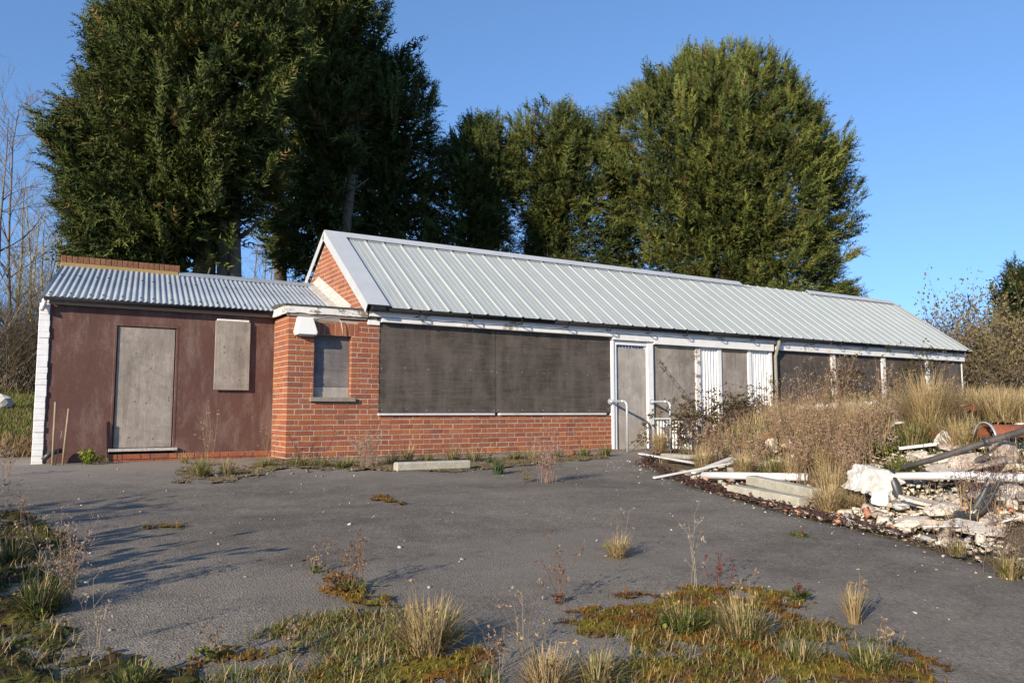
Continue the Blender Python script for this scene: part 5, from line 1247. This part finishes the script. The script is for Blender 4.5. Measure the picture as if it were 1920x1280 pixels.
def beam(name, label, a, b, w_, h, mat, cat, group=None, c=.012, roll=0.0):
    a, b = Vector(a), Vector(b); d = b-a; L = d.length; m = MB().cbox(-L/2, L/2, -w_/2, w_/2, 0, h, c=c)
    n = 6; o = link(name, m.mesh(name), mat); q = d.to_track_quat('X', 'Z'); o.rotation_mode = 'QUATERNION'; o.rotation_quaternion = q; o.location = (a+b)/2
    return tag(o, label, cat, group)
beam('kerb_block', 'concrete kerb block lying on the asphalt before the brick wall', on_px(740, 884, .0), on_px(880, 879, .0), .13, .115, 'concrete', 'kerb', None, .02)
beam('concrete_beam', 'lower front concrete beam at the edge of the heap', on_px(1372, 926, .0), on_px(1508, 953, .0), .15, .105, 'concrete', 'beam', 'pair of concrete beams', .015)
beam('concrete_beam', 'upper rear concrete beam lying beside the lower one', on_px(1408, 915, .03), on_px(1532, 945, .04), .14, .11, 'concrete', 'beam', 'pair of concrete beams', .015)
def pipe(name, label, pts, rad, mat, cat, n=12, group=None): return tag(MB().tube(pts, rad, n).build(name, mat, None, True), label, cat, group)
a, b = on_px(1318, 900, .06), on_px(1515, 905, .06)
pipe('plastic_pipe', 'long white plastic pipe behind the concrete beams', [a, (a+b)/2+Vector((0, 0, .0)), b], .044, 'white_plastic', 'pipe')
a = on_px(1682, 925, .16); b = on_px(1945, 930, .14)
pipe('plastic_pipe', 'white plastic pipe running from the sack out of the picture', [a, (a+b)/2+Vector((0, 0, .015)), b+(b-a)*.2], .037, 'white_plastic', 'pipe')
beam('plastic_strip', 'slim white strip tip pointing onto the asphalt', on_px(1226, 899, .01), on_px(1378, 876, .05), .05, .022, 'white_plastic', 'strip', None, .004)
beam('plastic_strip', 'broad white strip lying near the right handrail foot', on_px(1200, 854, .02), on_px(1302, 872, .02), .07, .025, 'white_plastic', 'strip', None, .004)
beam('broken_slab', 'small grey concrete slab at the right handrail foot', on_px(1250, 858, .01), on_px(1295, 862, .01), .2, .06, 'concrete', 'slab', None, .01)
beam('plastic_strip', 'white strip end beside the thin strip', on_px(1300, 893, .03), on_px(1372, 868, .05), .07, .03, 'white_plastic', 'strip', None, .004)
beam('white_offcuts', 'bundle of pale boards above the dark pole', on_px(1690, 850, .04), on_px(1765, 846, .06), .12, .03, 'white_paint', 'boards', None, .005)
a = on_px(1690, 905, .14); hb = hit(1935, 862); b = Vector(at(1935, 803, hb[1]-.1)); mid = (a+b)/2
pole = empty('old_pole', tuple(a), 'long dark weathered pole resting across the rubble', 'pole')
MB().tube([a, a+(b-a)*.3+Vector((0, 0, -.01)), a+(b-a)*.62, b], [.026, .03, .032, .034], 10).build('pole_tube', 'weathered_pipe', pole, True)
MB().tube([a+(b-a)*.66, a+(b-a)*.70], [.043, .043], 10).build('joint_sleeve', 'black_plastic', pole, True)
pipe('grey_pipe', 'thinner dark pipe lying under the long pole', [a+Vector((.1, -.1, -.06)), a+(b-a)*.35+Vector((.05, -.1, -.12)), a+(b-a)*.62+Vector((.05, -.06, -.1))], .028, 'weathered_pipe', 'pipe')
p0 = on_px(1672, 945, .0); k = 1.0/depth(p0)
q = [Vector(at(u, v, p0[1]+dy)) for (u, v, dy) in ((1668, 882, .08), (1676, 905, .03), (1684, 930, 0), (1700, 960, -.05))]
pipe('bent_hose', 'black bent plastic hose hanging beside the white sack', q, [.045, .05, .048, .042], 'black_plastic', 'hose', 10)
simple('sack_white', (.60, .59, .56), (.48, .46, .42), 6, .6, .3, .4, c3=(.33, .28, .21), p3=(.52, .68))
# crumpled white sack
import bmesh
def sack(name, label, c, s_, rz, seed, mat):
    bm = bmesh.new(); bmesh.ops.create_cube(bm, size=2); bmesh.ops.subdivide_edges(bm, edges=bm.edges, cuts=7, use_grid_fill=True)
    for v in bm.verts:
        p = Vector(v.co); q = p.normalized(); p = p*.78+q*.22*1.3
        o1 = Vector((seed, seed*.7, 0)); rid = 1-abs(mnoise.noise(p*1.9+o1))*2; fol = 1-abs(mnoise.noise(p*4.2+o1*2))*2
        p = p*(1+.17*rid+.11*fol+.12*mnoise.noise(p*.9+o1)); p.z -= .22*max(0, p.x)*abs(p.z); p.x += p.z*.25; v.co = p
    me = bpy.data.meshes.new(name); bm.to_mesh(me); bm.free()
    o = link(name, me, mat, None, c); o.scale = s_; o.rotation_euler = (.1, .18, rz); return tag(o, label, 'sack')
sack('white_sack', 'crumpled bright white sack on the edge of the heap', on_px(1640, 935, .17), (.165, .12, .105), -.5, 3.1, 'sack_white')
sack('torn_sheet', 'torn white scrap of sacking under the big sack', on_px(1652, 950, .06), (.05, .06, .05), .4, 5.2, 'white_plastic')
# rusty curved sheet
def curved(name, label, c, R_, L, a0, a1, dirv, mat, cat, th=.006):
    d = Vector(dirv).normalized(); s_ = d.cross(Vector((0, 0, 1))).normalized(); m = MB(); k = 13; vs = []
    for t in (-L/2, L/2):
        for rr in (R_, R_-th):
            for i in range(k):
                a = a0+(a1-a0)*i/(k-1); vs.append(Vector(c)+d*t+s_*math.cos(a)*rr+Vector((0, 0, math.sin(a)*rr)))
    fs = []
    for i in range(k-1): fs += [(i, i+1, 2*k+i+1, 2*k+i), (k+i+1, k+i, 3*k+i, 3*k+i+1), (i, k+i, k+i+1, i+1), (2*k+i+1, 3*k+i+1, 3*k+i, 2*k+i)]
    fs += [(0, 2*k, 3*k, k), (k-1, 2*k-1, 4*k-1, 3*k-1)]; m.add(vs, fs); return tag(m.build(name, mat, None, True), label, cat)
c = on_px(1893, 832, .02); curved('rusty_drum', 'rust-red curved metal drum at the right edge', c, .17, .46, .3, 2.9, (RT[0], RT[1], .0), 'rust', 'drum')
c2 = Vector(c)-Vector((RT[0], RT[1], 0))*.245; curved('drum_rim', 'grey metal hoop leaning at the end of the rusty drum', c2, .20, .02, .3, 2.9, (RT[0], RT[1], 0), 'galvanised', 'hoop', .012)
beam('red_strip', 'red plastic strip on the heap near the end wall', on_px(1818, 790, .14), on_px(1852, 796, .12), .07, .03, 'red_plastic', 'strip', None, .005)
# flat torn sheets and slabs
for i, (u, v, a_, b_, rz_, mat, lab) in enumerate([(1780, 892, .26, .17, .4, 'plaster', 'broad cream sheet lying between the pole and the white pipe'), (1850, 885, .24, .16, 1.2, 'rubble_mix', 'pinkish flat slab beside the cream sheet'), (1745, 960, .24, .15, 2.2, 'plaster', 'tilted pale sheet right of the hanging hose'),
    (1870, 945, .22, .14, .9, 'stone_white', 'white sheet fragment behind the black gutter length'), (1820, 1005, .24, .12, 1.7, 'plaster', 'flat white fragment at the front of the heap'), (1700, 812, .26, .18, .3, 'stone_white', 'grey-white sheet on the crest before the golden clump'), (1780, 850, .16, .12, 2.0, 'rubble_mix', 'reddish slab above the pole'), (1690, 962, .13, .09, .5, 'peeling_paint', 'small peeling panel below the sack')]):
    k_ = 7; pr_ = [(a_*(.7+.5*random.random())*math.cos(6.283*q/k_), b_*(.7+.5*random.random())*math.sin(6.283*q/k_)) for q in range(k_)]
    o = link('broken_sheet', MB().prism(pr_, 2, -.012, .014).mesh('broken_sheet'), mat, None, on_px(u, v, .07)); o.rotation_euler = (random.uniform(-.35, .1), random.uniform(-.3, .3), rz_); tag(o, lab, 'sheet', 'flat fragments on the heap')
# broken boards and laths thrown on the heap
for i, (u0, v0, u1, v1, w_, t_, mat, lab) in enumerate([
    (1705, 848, 1762, 842, .05, .012, 'white_paint', 'thin white lath behind the green grass and the pole'), (1770, 905, 1850, 890, .06, .014, 'old_wood', 'grey lath just under the dark pole'), (1840, 870, 1905, 850, .06, .014, 'white_paint', 'white lath leaning above the white pipe at right'),
    (1700, 955, 1770, 985, .07, .012, 'peeling_paint', 'peeling board end left of the white plaster slab'), (1845, 1000, 1915, 985, .06, .012, 'peeling_paint', 'peeling board below the black gutter length'), (1735, 1000, 1800, 1012, .05, .01, 'white_paint', 'short white lath at the asphalt edge'),
    (1375, 835, 1385, 868, .04, .02, 'stake', 'upright pale stick among the brambles'), (1385, 842, 1425, 838, .05, .02, 'stake', 'short pale plank beside the upright stick'), (1420, 868, 1450, 830, .06, .015, 'old_wood', 'grey board tilted by the white lump'),
    (1605, 792, 1680, 788, .08, .02, 'white_paint', 'white board under the second far window'), (1660, 775, 1700, 785, .08, .02, 'old_wood', 'grey board under the third far window'), (1560, 832, 1610, 820, .06, .015, 'old_wood', 'weathered lath amid the russet stems'), (1890, 900, 1918, 955, .06, .014, 'old_wood', 'grey lath sloping at the right edge')]):
    beam('broken_board', lab, on_px(u0, v0, .05), on_px(u1, v1, .10 if i % 2 else .06), w_, t_, mat, 'board', 'broken boards on the heap', .003)
# black trough: a bent length of channel
c = on_px(1800, 985, .05); e = on_px(1868, 965, .24); m = MB(); k = 9; vs = []; rows = 10
for i in range(rows):
    f = i/(rows-1); p = Vector(c).lerp(Vector(e), f)+Vector((0, 0, -.10*math.sin(f*math.pi))); 
    for rr in (.085, .077):
        for j in range(k):
            a = math.pi*(1.0+j/(k-1)); p2 = p+Vector((-FW[0], -FW[1], 0))*(-math.cos(a)*rr)+Vector((0, 0, .06+math.sin(a)*rr)); vs.append(p2)
fs = []
for i in range(rows-1):
    o = i*2*k
    for j in range(k-1): fs += [(o+j, o+j+1, o+2*k+j+1, o+2*k+j), (o+k+j+1, o+k+j, o+3*k+j, o+3*k+j+1)]
    fs += [(o, o+2*k, o+3*k, o+k), (o+k-1, o+2*k-1, o+4*k-1, o+3*k-1)]
m.add(vs, fs); tag(m.build('gutter_length', 'black_plastic', None, True), 'bent black gutter length lying on the white rubble', 'gutter')
# stakes by the brown wall, pale stone on the lawn, scrap at the pier foot
for (x, y, h, dx, lab) in ((-2.76, .42, .78, .0, 'taller thin wooden stake before the brown wall'), (-2.63, .46, .70, .02, 'shorter thin wooden stake before the brown wall'), (-2.70, .44, .42, .03, 'thin short cane between the two stakes')):
    pipe('wooden_stake', lab, [(x-dx, y-.02, -.05), (x, y, h*.5), (x+dx, y+.01, h)], [.014, .013, .012] if h > .5 else .006, 'stake', 'stake', 6)
pipe('broken_elbow', 'dark broken pipe elbow at the foot of the white pier', [(-2.86, .58, .06), (-2.78, .6, .14), (-2.66, .64, .17)], [.03, .035, .03], 'black_plastic', 'pipe', 8)
st = chunk_mesh(401, 2, (1.0, .7, .8), .12, 'pale_boulder'); p = at(2, 735, 9.5); o = link('pale_boulder', st, 'stone_white', None, Vector((p[0], p[1], float(gz(p[0], p[1]))+.1))); o.scale = (.26, .22, .22); tag(o, 'pale boulder on the lawn at the left edge', 'boulder')
# fence rail far right
fr_ = empty('wooden_fence', tuple(gp(1880, 700, 2.2)), 'grey wooden rail fence in front of the narrow conifer', 'fence')
a, b = at(1855, 640, 2.2), at(1930, 645, 2.0)
for dz in (0, -.35): MB().tube([Vector(a)+Vector((0, 0, dz)), Vector(b)+Vector((0, 0, dz))], .05, 6).build('rail', 'pale_twig', fr_)
for f in (.15, .75): q = Vector(a).lerp(Vector(b), f); MB().tube([Vector((q.x, q.y, float(gz(q.x, q.y))-.2)), q+Vector((0, 0, .15))], .06, 6).build('fence_post', 'pale_twig', fr_)
